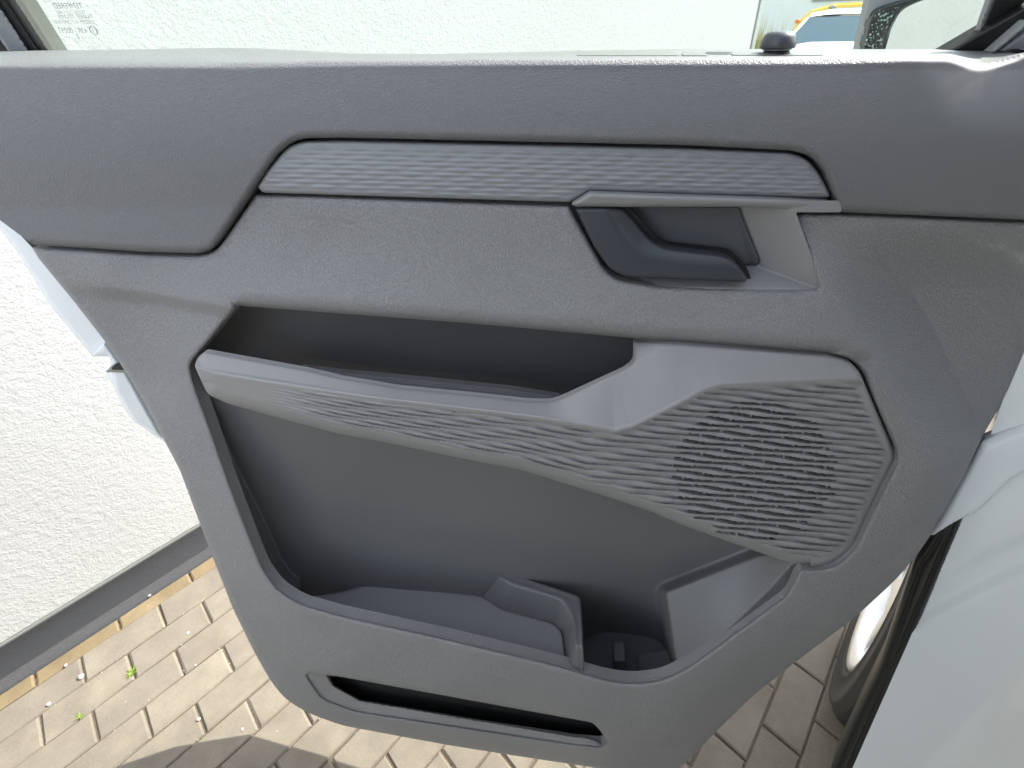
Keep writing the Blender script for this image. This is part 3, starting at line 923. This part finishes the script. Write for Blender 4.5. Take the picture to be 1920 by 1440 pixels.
# ---- dark sheet added so the seams read as shade, painted outer skin
inner_loop = rounded([(-120, 180), (20, 120), (1980, 125), (1990, 420), (1900, 640), (1760, 930), (1580, 1110), (1450, 1155), (1240, 1170), (640, 1165), (545, 1130), (460, 1060), (330, 820), (150, 560), (0, 400)], 10)
sheet('seam_backing', [inner_loop], lambda X, Y, S: np.minimum(car_tps(X, Y) - 0.062 - 0.03 * (Y < 260), -0.068), 14, M_DARK, door, 0.01)
skin_loop = rounded([(-120, 150), (2010, 118), (1990, 440), (1925, 640), (1775, 930), (1600, 1110), (1450, 1165), (640, 1165), (540, 1120), (400, 985), (345, 868), (310, 829, 10), (282, 812, 10), (260, 795, 10), (246, 785, 8), (232, 766, 8), (206, 712, 3), (198, 699, 1),
                     (224, 698, 1), (216, 668, 1), (174, 669, 2), (130, 617), (93, 573), (37, 480), (-20, 405), (-72, 290)], 6)
sheet('outer_skin', [skin_loop], lambda X, Y, S: np.minimum(car_tps(X, Y) - 0.085, -0.085) - roll(S, 10, 0.008), 6, M_WHITE, door, 0.03)
sheet('outer_skin_edge', [rounded([(196, 640), (232, 690), (300, 812), (320, 832), (250, 790), (215, 730), (205, 668), (170, 668)], 4)], lambda X, Y, S: -0.075 - roll(S, 6, 0.004), 4, M_WHITE, door, 0.02)
lat = sheet('latch', [rounded([(197, 698, 1), (216, 678, 2), (240, 676), (240, 699, 1)], 1)], lambda X, Y, S: -0.070 - roll(S, 3, 0.003) - 0.004 * (Y < 690) * (X > 206), 1.6, M_STEEL, door, 0.02)
sheet('latch_slot', [rounded([(206, 693, 1), (217, 682, 1), (232, 680), (232, 694, 1)], 1)], lambda X, Y, S: -0.0685 + 0 * X, 3, M_BLACK, lat, 0.004)

# ---- covers on the ledge and the lock button
def h_led(off):
    return lambda X, Y, S: h_upper(X, Y, S * 0 + 99) + off - roll(S, 4, 0.003)
sheet('ledge_cover', [rounded([(1078, 104, 2), (1090, 99, 4), (1120, 96.5, 6), (1200, 95, 6), (1262, 95, 4), (1276, 100, 4), (1272, 104, 3)], 4)], h_led(0.008), 1.5, M_LEDGE, door, 0.006)
sheet('ledge_hinge', [rounded([(1278, 104, 2), (1284, 99, 4), (1306, 97, 4), (1322, 100, 5), (1332, 104, 3)], 4)], h_led(0.009), 1.6, M_LEDGE, door, 0.008)
sheet('ledge_gap_shade', [rounded([(1318, 102, 2), (1326, 97, 2), (1376, 97, 2), (1366, 103, 3)], 2)], h_led(0.004), 2.0, M_BLACK, door, 0.004)  # black patch on the ledge in place of a shaded gap
es = sheet('button_escutcheon', [rounded([(1366, 103, 3), (1384, 98, 8), (1420, 95.5, 8), (1520, 95.5, 8), (1552, 100, 6), (1540, 103.5, 4)], 4)], h_led(0.009), 2.0, M_LEDGE, door, 0.008)
pb = P(1455, 100, -0.05); mpp = float((pb - CAM) @ _F) / FPX
lb = None
bm = bmesh.new()
z0 = -6 * mpp
lathe(bm, [(0.0001, z0), (25 * mpp, z0), (24 * mpp, z0 + 6 * mpp), (21 * mpp, z0 + 12 * mpp), (0.0001, z0 + 12 * mpp)], pb, n=36)
lb = obj('lock_button', bm, M_BLACK, door)
bm = bmesh.new()
zc = z0 + 13 * mpp
lathe(bm, [(0.0001, zc), (24 * mpp, zc), (29.5 * mpp, zc + 0.5 * mpp), (31 * mpp, zc + 3 * mpp), (30.5 * mpp, zc + 10 * mpp), (28.5 * mpp, zc + 18 * mpp), (25 * mpp, zc + 23.5 * mpp), (19 * mpp, zc + 26.5 * mpp), (10 * mpp, zc + 27.5 * mpp), (0.0001, zc + 27.7 * mpp)], pb, n=40)
obj('button_cap', bm, M_HANDLE, lb)
bm = bmesh.new()
lathe(bm, [(20 * mpp, z0 + 10.5 * mpp), (25 * mpp, z0 + 11.2 * mpp), (25 * mpp, z0 + 12.8 * mpp), (20 * mpp, z0 + 13.4 * mpp)], pb, n=36)
obj('button_ring', bm, M_STEEL, lb)

# ---- window: pane, etched text, frame bars
def h_win(off):
    return lambda X, Y, S: -0.115 + off + 0.00022 * (95 - Y) - 0
pane = sheet('window_pane', [np.array([(70, 118), (-95, -140), (2060, -140), (2000, 118)], float)], h_win(0), 60, M_GLASS, door, 0.0)
def bar(name, a, b, c, d, off, mat, bk=0.025, rl=0.004):
    lp = rounded([a, b, c, d], 1)
    return sheet(name, [lp], lambda X, Y, S: h_win(off)(X, Y, S) - roll(S, 5, rl), 4.0, mat, door, bk)
bar('window_frame', (76, 106), (100, 106), (-60, -140), (-86, -140), 0.010, M_FRAME)
bar('frame_seal', (58, 106), (80, 106), (-82, -140), (-106, -140), 0.016, M_BLACK)
bar('frame_cover', (22, 106), (62, 106), (-98, -140), (-150, -140), 0.022, M_STRIP, rl=0.012)
bar('frame_inner_seal', (2, 106), (32, 106), (-126, -140), (-200, -140), 0.012, M_BLACK)
bar('pillar_seal', (1772, 99), (1930, 97), (2050, -40), (1920, 14), 0.02, M_BLACK)
bar('pillar_cover', (1868, 99), (1990, 97), (2080, -10), (1925, 58), 0.034, M_STRIP)
bar('pillar_lip', (1856, 99), (1866, 99), (1930, 44), (1930, 36), 0.036, M_GREYTRIM)
bar('quarter_seal', (1826, 82), (1833, 79), (1884, -60), (1876, -60), 0.012, M_STRIP, bk=0.006)
bar('quarter_post', (1833, 79), (1848, 68), (1960, -30), (1890, -60), 0.008, M_BLACK, bk=0.006)

def etched(s, px_l, px_r, py, name='etched_text'):
    cu = bpy.data.curves.new('txt', 'FONT'); cu.body = s; cu.size = 1.0; cu.align_x = 'LEFT'; cu.offset = -0.014
    to = bpy.data.objects.new('txt', cu); COL.objects.link(to)
    dg = bpy.context.evaluated_depsgraph_get()
    me = bpy.data.meshes.new_from_object(to.evaluated_get(dg))
    bpy.data.objects.remove(to)
    co = np.array([v.co[:] for v in me.vertices])
    wid = co[:, 0].max() - co[:, 0].min()
    h = h_win(0.003)(0, py, 0)
    pl = P(px_l, py, h); pr = P(px_r, py, h)
    L = np.linalg.norm(pr - pl); k = L / wid
    ud = (pr - pl) / L
    up = np.array([0, 0, 1.0])
    new = pr - ud * ((co[:, 0] - co[:, 0].min()) * k)[:, None] + up * (co[:, 1] * k)[:, None]   # reads from outside
    me.vertices.foreach_set('co', new.astype(np.float32).ravel()); me.update()
    me.materials.clear(); me.materials.append(M_INK)
    return obj(name, me, None, pane, False)
etched('TEMPERED', 102, 156, 16); etched('DOT511 M311 AS2', 108, 160, 26); etched('TRANSP. 70% MIN', 111, 175, 35)
etched('SISECAM AUTOMOTIVE', 105, 178, 44.5); etched('43R - 00097', 112, 165, 62); etched('E11', 170, 183, 61); etched('2', 146, 150, 72)
bm = bmesh.new()
cc = P(176, 57, h_win(0.003)(0, 57, 0)); cr = 8.5 * mpp
lathe(bm, [(cr * 1.06, 0), (cr * 0.96, 0), (cr * 0.96, 0.0004), (cr * 1.06, 0.0004), (cr * 1.06, 0)], cc, axis=DW, n=30)
obj('etched_ring', bm, M_INK, pane, False)

# ---- outside mirror beyond the glass
h_m = lambda k: (lambda X, Y, S: -0.24 + k + 0 * X)
mir = sheet('mirror_housing', [rounded([(1602, 112), (1624, 14, 20), (1640, -60, 30), (1700, -170, 30), (1990, -170, 40), (1940, 112)], 8)], lambda X, Y, S: -0.262 - roll(S, 10, 0.012), 8, M_STRIP, door, 0.012)
dk = rounded([(1614, 112, 2), (1630, 40), (1641, 17, 14), (1662, 8, 14), (1735, -12, 10), (1860, -40), (1860, -34), (1740, -2, 14), (1700, 12, 16), (1684, 22, 12), (1668, 52, 8), (1653, 112, 2)], 5)
mb = sheet('mirror_dark_reflection', [dk], lambda X, Y, S: -0.250 - roll(S, 6, 0.006), 3, M_GLOSSBLK, mir, 0.012)  # dark reflection in the mirror glass built as a black strip
gl_loop = rounded([(1650, 112), (1666, 52, 8), (1682, 22, 12), (1700, 10, 14), (1745, -4), (1850, -34), (1940, -60), (1900, 112)], 5)
def mirror_to3(X, Y, h):
    # the glass is turned a little towards the house wall
    c = P(1690, 60, -0.256)
    n = np.array([-0.62, -0.76, 0.06]); n = n / np.linalg.norm(n)
    return on_plane(X, Y, n, c @ n)
sheet('mirror_glass', [gl_loop], lambda X, Y, S: 0 * X, 20, M_MIRROR, mir, 0.0, to3=mirror_to3)
bm = bmesh.new()
for i in range(70):
    py = random.uniform(14, 90)
    xl = np.interp(py, [14, 40, 90], [1650, 1634, 1620]); xr = np.interp(py, [14, 22, 52, 90], [1696, 1680, 1664, 1652])
    p = P(random.uniform(xl, xr), py, -0.249)
    r = random.choice((0.0005, 0.0007, 0.0009, 0.0014))
    bmesh.ops.create_icosphere(bm, subdivisions=1, radius=r, matrix=Matrix.Translation(p))
def drop_mat():
    t = NT('rain_drop'); t.set(Base_Color=(0.30, 0.42, 0.38, 1), Roughness=0.03); t.bsdf.inputs['Specular IOR Level'].default_value = 1.0
    return t.m
o = obj('rain_drops', bm, drop_mat(), mir); o['kind'] = 'stuff'

# ================================================================== VAN BODY the door belongs to
HP = P(1765, 965, -0.035)                       # hinge side of the opening
NL = np.array([-A[1], A[0], 0])                 # outwards from the van's left flank
van = empty('van', HP * [1, 1, 0], 'white painted van body with black door seal beside the open door', 'van')
JK = HP @ A
def jamb3(X, Y, h): return on_plane(X, Y, A, JK) - A * np.asarray(h)[..., None]
jl = rounded([(1812, 945), (1703, 1200), (1600, 1433), (1560, 1520), (2150, 1520), (2150, 540), (1960, 540), (1900, 690)], 6)
def h_jamb(X, Y, S):
    c1 = sd_line(X, Y, [(1690, 1190), (1740, 1150), (1830, 1100), (1925, 1052), (2150, 960)])
    h = 0.010 * smooth(-c1, -4, 8) + 0.004 * smooth(c1, 30, 60)
    c2 = sd_line(X, Y, [(1500, 1560), (1720, 1440), (1830, 1330), (1920, 1230), (2150, 1040)])
    h += 0.06 * smooth(-c2, -10, 110)
    return h + 0.02 * smooth(X, 1820, 2100)
sheet('door_jamb', [jl], h_jamb, 6, M_WHITE, van, 0.34, backdir=A, to3=jamb3)
sl = rounded([(1775, 962), (1716, 1048), (1650, 1240), (1600, 1342), (1560, 1432), (1535, 1520), (1585, 1520), (1608, 1436), (1710, 1200), (1816, 950)], 6)
def h_seal(X, Y, S):
    return 0.012 - roll(S, 16, 0.014) - 0.010 * np.exp(-((S - 15) / 4.5) ** 2)
seal = sheet('door_seal', [sl], h_seal, 3, M_SEAL, van, 0.05, backdir=A, to3=jamb3)
hc = rounded([(1843, 817), (1960, 770), (1960, 850), (1897, 885, 20), (1832, 948, 16), (1800, 962, 8), (1740, 1000), (1765, 960)], 6)
sheet('hinge_cover', [hc], lambda X, Y, S: 0.022 - roll(S, 10, 0.008), 5, M_WHITE, van, 0.02, backdir=A, to3=jamb3)

def vp(t, o, z): return HP * [1, 1, 0] + A * t + NL * o + np.array([0, 0, z])
def vbox(name, t0, t1, o0, o1, z0, z1, mat, bev=0.03):
    bm = bmesh.new()
    box(bm, vp((t0 + t1) / 2, (o0 + o1) / 2, (z0 + z1) / 2), A * (t1 - t0) / 2, NL * (o1 - o0) / 2, (0, 0, (z1 - z0) / 2), bev, 3)
    return obj(name, bm, mat, van)
vbox('roof', -3.9, -0.22, -1.85, -0.03, 1.90, 1.99, M_WHITE)
vbox('rear_side', -3.9, -1.10, -0.10, 0.0, 0.40, 1.93, M_WHITE)
vbox('far_side', -3.9, -0.45, -1.85, -1.77, 0.40, 1.93, M_STRIP)
vbox('tail', -3.95, -3.88, -1.80, -0.05, 0.40, 1.93, M_WHITE)
vbox('floor', -3.9, -0.05, -1.80, -0.30, 0.08, 0.16, M_STRIP)
vbox('dashboard', -0.30, 0.05, -1.75, -0.75, 0.70, 1.12, M_HANDLE, 0.08)
vbox('seat', -1.45, -0.95, -0.95, -0.40, 0.46, 0.80, M_SEAT, 0.08)
vbox('seat_back', -1.60, -1.42, -0.95, -0.40, 0.80, 1.55, M_SEAT, 0.08)
vbox('hood', 0.10, 1.02, -1.75, -0.10, 0.62, 1.08, M_WHITE, 0.12)
bm = bmesh.new()
pts = [vp(-0.22, -0.14, 1.91), vp(-0.22, -1.80, 1.91), vp(0.25, -1.78, 1.10), vp(0.25, -0.12, 1.10)]
bm.faces.new([bm.verts.new(p) for p in pts])
obj('windscreen', bm, M_GLASS, van, False)
bm = bmesh.new()
tube(bm, [vp(-0.22, -0.09, 1.92), vp(0.0, -0.08, 1.55), vp(0.24, -0.08, 1.1)], 0.06)
obj('windscreen_pillar', bm, M_WHITE, van)
bm = bmesh.new()
tube(bm, [vp(-0.22, -1.82, 1.92), vp(0.2, -1.80, 1.1)], 0.06)
obj('windscreen_pillar', bm, M_WHITE, van)

# front wheel
WR = 0.33
wc = HP * [1, 1, 0] + A * 0.365 - NL * 0.055 + np.array([0, 0, WR])
def wheel():
    wv = empty('wheel', (0, 0, 0)); wv.parent = van; wv.matrix_parent_inverse = Matrix.Translation(-Vector(van.location))
    hw = 0.105
    c = wc - NL * hw
    bm = bmesh.new()
    r = WR
    lathe(bm, [(0.205, -hw * .8), (0.235, -hw), (0.285, -hw * 1.02), (0.315, -hw * .86), (r, -hw * .6), (r, hw * .6), (0.322, hw * .8), (0.312, hw * .92), (0.300, hw * 1.0), (0.298, hw * 1.03), (0.285, hw * 1.04), (0.283, hw * 1.01), (0.262, hw * 1.03), (0.235, hw), (0.232, hw * 1.03), (0.222, hw * 1.0), (0.205, hw * .86), (0.2, hw * .6)], c, NL, 72)
    ty = obj('tyre', bm, M_TYRE, van)
    # tread sipes
    bm = bmesh.new()
    a1 = Vector(NL); t1 = a1.orthogonal().normalized(); b1 = a1.cross(t1)
    for k in range(96):
        a = 2 * math.pi * k / 96
        rd = t1 * math.cos(a) + b1 * math.sin(a); tg = a1.cross(rd)
        for (z0, z1, r0, r1) in ((hw * 0.62, hw * 0.9, r + 0.002, 0.318), (hw * 0.1, hw * 0.5, r + 0.002, r + 0.002)):
            p0 = Vector(c) + a1 * z0 + rd * r0; p1 = Vector(c) + a1 * z1 + rd * r1
            dd = tg * 0.0022; up = rd * 0.0012
            vs = [bm.verts.new(p) for p in (p0 - dd, p0 + dd, p1 + dd, p1 - dd)]
            bm.faces.new(vs)
    obj('tread_grooves', bm, M_BLACK, ty, False)
    bm = bmesh.new()
    lathe(bm, [(0.2, -hw * .8), (0.19, -hw * .5), (0.19, hw * .55), (0.204, hw * .82), (0.213, hw * .93), (0.208, hw * .99), (0.196, hw * .94), (0.186, hw * .75), (0.183, hw * .3), (0.183, -hw * .8)], c, NL, 64)
    for k in range(5):
        a = 2 * math.pi * k / 5 + 0.5
        rd = t1 * math.cos(a) + b1 * math.sin(a); tg = a1.cross(rd)
        box(bm, Vector(c) + a1 * hw * 0.62 + rd * 0.115, rd * 0.08, tg * 0.024, a1 * 0.012, 0.008)
    lathe(bm, [(0.0001, hw * .8), (0.045, hw * .78), (0.06, hw * .6), (0.06, hw * .2), (0.0001, hw * .2)], c, NL, 24)
    ri = obj('rim', bm, M_RIM, van)
    bm = bmesh.new()
    lathe(bm, [(0.0001, 0.0), (0.183, 0.0), (0.183, -0.02), (0.0001, -0.02)], c, NL, 32)
    obj('brake_disc', bm, M_DARK, ri)
    bpy.data.objects.remove(wv)
wheel()
# ================================================================== BACKGROUND
def car(name, origin, heading, paint_m, label, cat, sc=1.0):
    """small hatchback: origin on the ground under the middle, heading = angle of its nose"""
    hd = np.array([math.cos(heading), math.sin(heading), 0]); lt = np.array([-hd[1], hd[0], 0])
    o3 = np.array(origin, float)
    root = empty(name, o3, label, cat)
    def Q(x, y, z): return o3 + (hd * x + lt * y + np.array([0, 0, z])) * sc
    # body sections along x: (x, half width, z_bottom, z_shoulder, half width at shoulder)
    bm = bmesh.new()
    secs = [(2.05, .60, .35, .62, .55), (1.98, .78, .25, .74, .68), (1.6, .86, .22, .86, .76), (1.0, .88, .22, .97, .80), (0.75, .88, .22, 1.02, .82), (-.5, .89, .22, 1.03, .84), (-1.5, .88, .22, 1.04, .82), (-1.95, .80, .28, 1.0, .72), (-2.05, .72, .38, .9, .66)]
    rings = []
    for x, hw, zb_, zs, hs in secs:
        ring = [(-hw * .94, zb_), (-hw, (zb_ + zs) / 2), (-hs, zs - .05), (-hs * .9, zs), (-hs * .4, zs + .035), (hs * .4, zs + .035), (hs * .9, zs), (hs, zs - .05), (hw, (zb_ + zs) / 2), (hw * .94, zb_)]
        rings.append([bm.verts.new(Q(x, y, z)) for y, z in ring])
    for a, b in zip(rings, rings[1:]):
        for k in range(9): bm.faces.new((a[k], a[k + 1], b[k + 1], b[k]))
        bm.faces.new((a[9], a[0], b[0], b[9]))
    bm.faces.new(rings[0]); bm.faces.new(rings[-1][::-1])
    # roof shell and pillars
    rs = [(0.28, .58, 1.42), (0.0, .62, 1.49), (-.7, .62, 1.52), (-1.4, .58, 1.46), (-1.62, .54, 1.38)]
    rr = []
    for x, hw, z in rs:
        rr.append([bm.verts.new(Q(x, y, zz)) for y, zz in ((-hw - .03, z - .07), (-hw, z - .01), (-hw * .5, z + .025), (hw * .5, z + .025), (hw, z - .01), (hw + .03, z - .07))])
    for a, b in zip(rr, rr[1:]):
        for k in range(5): bm.faces.new((a[k], a[k + 1], b[k + 1], b[k]))
    for sgn in (-1, 1):
        for (p, q, r_) in (((.82, .78, 1.0), (.28, .60, 1.38), .045), ((-.55, .84, 1.02), (-.6, .64, 1.45), .04), ((-1.7, .78, 1.03), (-1.55, .58, 1.4), .07)):
            tube(bm, [Q(p[0], sgn * p[1], p[2]), Q(q[0], sgn * q[1], q[2])], r_, 8)
    bmesh.ops.recalc_face_normals(bm, faces=bm.faces)
    obj('body', bm, paint_m, root)
    def pane_(nm, pts):
        b = bmesh.new(); b.faces.new([b.verts.new(Q(*p)) for p in pts])
        return obj(nm, b, M_CARGLASS, root, False)
    pane_('windscreen', [(.86, -.74, 1.02), (.86, .74, 1.02), (.30, .57, 1.41), (.30, -.57, 1.41)])
    pane_('rear_window', [(-1.78, .70, 1.04), (-1.78, -.70, 1.04), (-1.6, -.54, 1.38), (-1.6, .54, 1.38)])
    for sgn in (-1, 1):
        pane_('side_window', [(.72, sgn * .815, 1.03), (-.53, sgn * .84, 1.03), (-.58, sgn * .65, 1.42), (.22, sgn * .63, 1.40)])
        pane_('side_window', [(-.57, sgn * .84, 1.03), (-1.6, sgn * .81, 1.04), (-1.5, sgn * .62, 1.40), (-.62, sgn * .65, 1.43)])
        b = bmesh.new(); box(b, Q(.62, sgn * .98, 1.08), hd * .07, lt * .10, (0, 0, .065), .03); obj('side_mirror', b, paint_m, root)
        b = bmesh.new(); box(b, Q(1.86, sgn * .62, .70), hd * .10, lt * .12, (0, 0, .07), .04); obj('headlight', b, M_CARGLASS, root)
        for x in (1.28, -1.25):
            b = bmesh.new()
            lathe(b, [(.0001, .02), (.2, .03), (.22, 0.0), (.31, .0), (.325, -.04), (.325, -.16), (.29, -.2), (.0001, -.2)], Q(x, sgn * .9, .325), lt * sgn, 28)
            obj('wheel', b, M_TYRE, root)
    return root

p0 = at_dist(1578, 60, 14.0)
base = np.array([p0[0], p0[1], 0.0])
car('parked_car', base, math.atan2(-0.80, -0.62), M_WHITE, 'white parked car in the yard, front windscreen facing the open door', 'car', 1.05)
def yellow_van():
    D = 21.0
    p = at_dist(1486, 50, D); p = np.array([p[0], p[1], 0])
    vd = p / np.linalg.norm(p); rt = np.array([vd[1], -vd[0], 0])
    root = empty('parked_van', p, 'bright yellow van parked behind the white car', 'van')
    prof = rounded([(0, .35), (-.02, 1.05), (.10, 1.38), (.42, 1.66), (1.0, 1.79), (3.2, 1.80), (3.5, 1.7), (3.6, .35)], .2)
    bm = bmesh.new(); rings = []
    for dd, ins in ((0.0, .10), (0.06, .02), (0.14, 0.0), (1.6, 0.0), (1.7, .06)):
        c = prof.mean(0)
        rings.append([bm.verts.new(p + rt * (c[0] + (x - c[0]) * (1 - ins * .4)) + vd * dd + np.array([0, 0, c[1] + (z - c[1]) * (1 - ins)])) for x, z in prof])
    m = len(prof)
    for a, b in zip(rings, rings[1:]):
        for k in range(m): bm.faces.new((a[k], a[(k + 1) % m], b[(k + 1) % m], b[k]))
    bm.faces.new(rings[0]); bm.faces.new(rings[-1][::-1])
    bmesh.ops.recalc_face_normals(bm, faces=bm.faces)
    obj('body', bm, M_YELLOW, root, False)
    def disc(nm, x, z, r, sx, mat, dd=-.02):
        b = bmesh.new(); bmesh.ops.create_icosphere(b, subdivisions=2, radius=1)
        for v in b.verts:
            q = p + rt * (x + v.co.x * r * sx) + vd * (dd + v.co.y * .03) + np.array([0, 0, z + v.co.z * r]); v.co = q
        return obj(nm, b, mat, root)
    disc('indicator', .10, 1.38, .055, 1.5, M_ORANGE); disc('badge', .95, 1.70, .05, 2.0, M_GREYTRIM)
    for x in (.75, 3.1):
        b = bmesh.new(); lathe(b, [(.0001, -.02), (.2, -.03), (.22, 0), (.33, 0), (.33, .2), (.0001, .2)], p + rt * x + [0, 0, .33], vd, 24)
        obj('wheel', b, M_TYRE, root)
yellow_van()

def far_building():
    p = at_dist(1500, 60, 27.0); p = np.array([p[0], p[1], 0])
    vd = p / np.linalg.norm(p); side = np.array([vd[1], -vd[0], 0])
    root = empty('far_building', p, 'pale building with dark openings across the yard, seen through the window', 'building')
    def slab(s0, s1, d0, d1, z0, z1, mat, nm, bev=.0):
        bm = bmesh.new(); box(bm, p + side * (s0 + s1) / 2 + vd * (d0 + d1) / 2 + np.array([0, 0, (z0 + z1) / 2]), side * (s1 - s0) / 2, vd * (d1 - d0) / 2, (0, 0, (z1 - z0) / 2), bev)
        return obj(nm, bm, mat, root, False)
    slab(-14, 22, 0, 6, 0, 7.0, M_FARWALL, 'wall')
    slab(-14, 22, -.05, -.002, 0, .75, M_PLINTH, 'plinth')
    f = slab(0.15, 2.3, -.06, -.003, 1.95, 4.2, M_GREYTRIM, 'window')
    bm = bmesh.new(); box(bm, p + side * 1.225 + vd * -.07 + np.array([0, 0, 3.075]), side * 1.02, vd * .008, (0, 0, 1.07)); obj('pane', bm, M_OPEN, f, False)
    slab(2.75, 3.0, -.08, -.003, 0, 7, M_GREYTRIM, 'downpipe')
far_building()

def blade(bm, p, d, L, wd, bend):
    p = Vector(p); d = Vector(d).normalized(); s = d.cross(Vector((0, 0, 1)))
    if s.length < 1e-3: s = Vector((1, 0, 0))
    s.normalize()
    prev = None
    for k in range(5):
        t = k / 4
        c = p + d * L * t + Vector((d.x, d.y, -0.6)) * bend * L * t * t
        ww = wd * (1 - t) ** 0.7 * (0.4 + 1.6 * min(t + .2, .6))
        q = (bm.verts.new(c - s * ww), bm.verts.new(c + s * ww))
        if prev: bm.faces.new((prev[0], prev[1], q[1], q[0]))
        prev = q

def tuft():
    foot = wall_pt(S_END + 0.22, 0.02, 0)
    bm = bmesh.new(); bs = bmesh.new()
    for i in range(420):
        a = random.uniform(0, 2 * math.pi); r = random.uniform(0, .09)
        p = foot + [r * math.cos(a) * 1.6, r * math.sin(a), 0]
        blade(bm, p, (random.gauss(0, .06), random.gauss(0, .06), 1), random.uniform(1.25, 1.56), .008, random.uniform(0, .05))
    for i in range(26):
        p = foot + [random.uniform(-.08, .12), random.uniform(-.08, .12), 0]
        blade(bs, p, (random.gauss(.02, .03), random.gauss(0, .03), 1), random.uniform(1.5, 1.75), .003, random.uniform(0, .04))
    t = empty('grass_clump', foot, 'tall tuft of yellow green grass at the far corner of the white wall', 'plant')
    obj('leaves', bm, M_STRAW, t, False); obj('stems', bs, M_STONE, t, False)
tuft()

def weed(px, py, n, size, label):
    p = on_ground(px, py)
    t = empty('weed', p, label, 'weed', 'weeds in the paving joints')
    bm = bmesh.new()
    for k in range(n):
        a = 2 * math.pi * k / n + random.uniform(-.3, .3)
        blade(bm, p + [0, 0, .001], (math.cos(a), math.sin(a), random.uniform(.35, 1.0)), size * random.uniform(.6, 1.1), size * .11, .25)
    obj('leaves', bm, M_LEAF, t)
weed(248, 1262, 9, .022, 'small bright green weed with spread leaves in a brick joint')
weed(151, 1344, 6, .016, 'tiny yellow green weed seedling in a joint nearer the corner')

def pebble(px, py, r, mat, label):
    p = on_ground(px, py)
    bm = bmesh.new(); bmesh.ops.create_icosphere(bm, subdivisions=2, radius=r)
    for v in bm.verts:
        v.co *= 1 + random.uniform(-.16, .16); v.co.z *= .62
        v.co += Vector(p) + Vector((0, 0, r * .5))
    tag(obj('pebble', bm, mat), label, 'pebble', 'loose pebbles on the paving')
pebble(45, 1262, .010, M_STONE, 'largest pale grey pebble against the wall plinth')
pebble(153, 1270, .008, M_STONE, 'mauve grey pebble at the end of a grey brick')
pebble(92, 1321, .0055, M_STONEW, 'cream pebble on the long joint near the left edge')
pebble(124, 1248, .0045, M_STONEW, 'cream pebble on the joint beside the cut bricks')
pebble(373, 1349, .005, M_STONE, 'grey pebble in the cross joint below the door corner')
pebble(455, 1368, .0035, M_STONEW, 'tiny white pebble on a brick near the car shadow')
pebble(353, 1187, .004, M_STONEW, 'tiny white pebble on a brick below the plinth')
pebble(280, 1117, .006, M_STONEW, 'cream pebble chip lodged at the foot of the plinth')
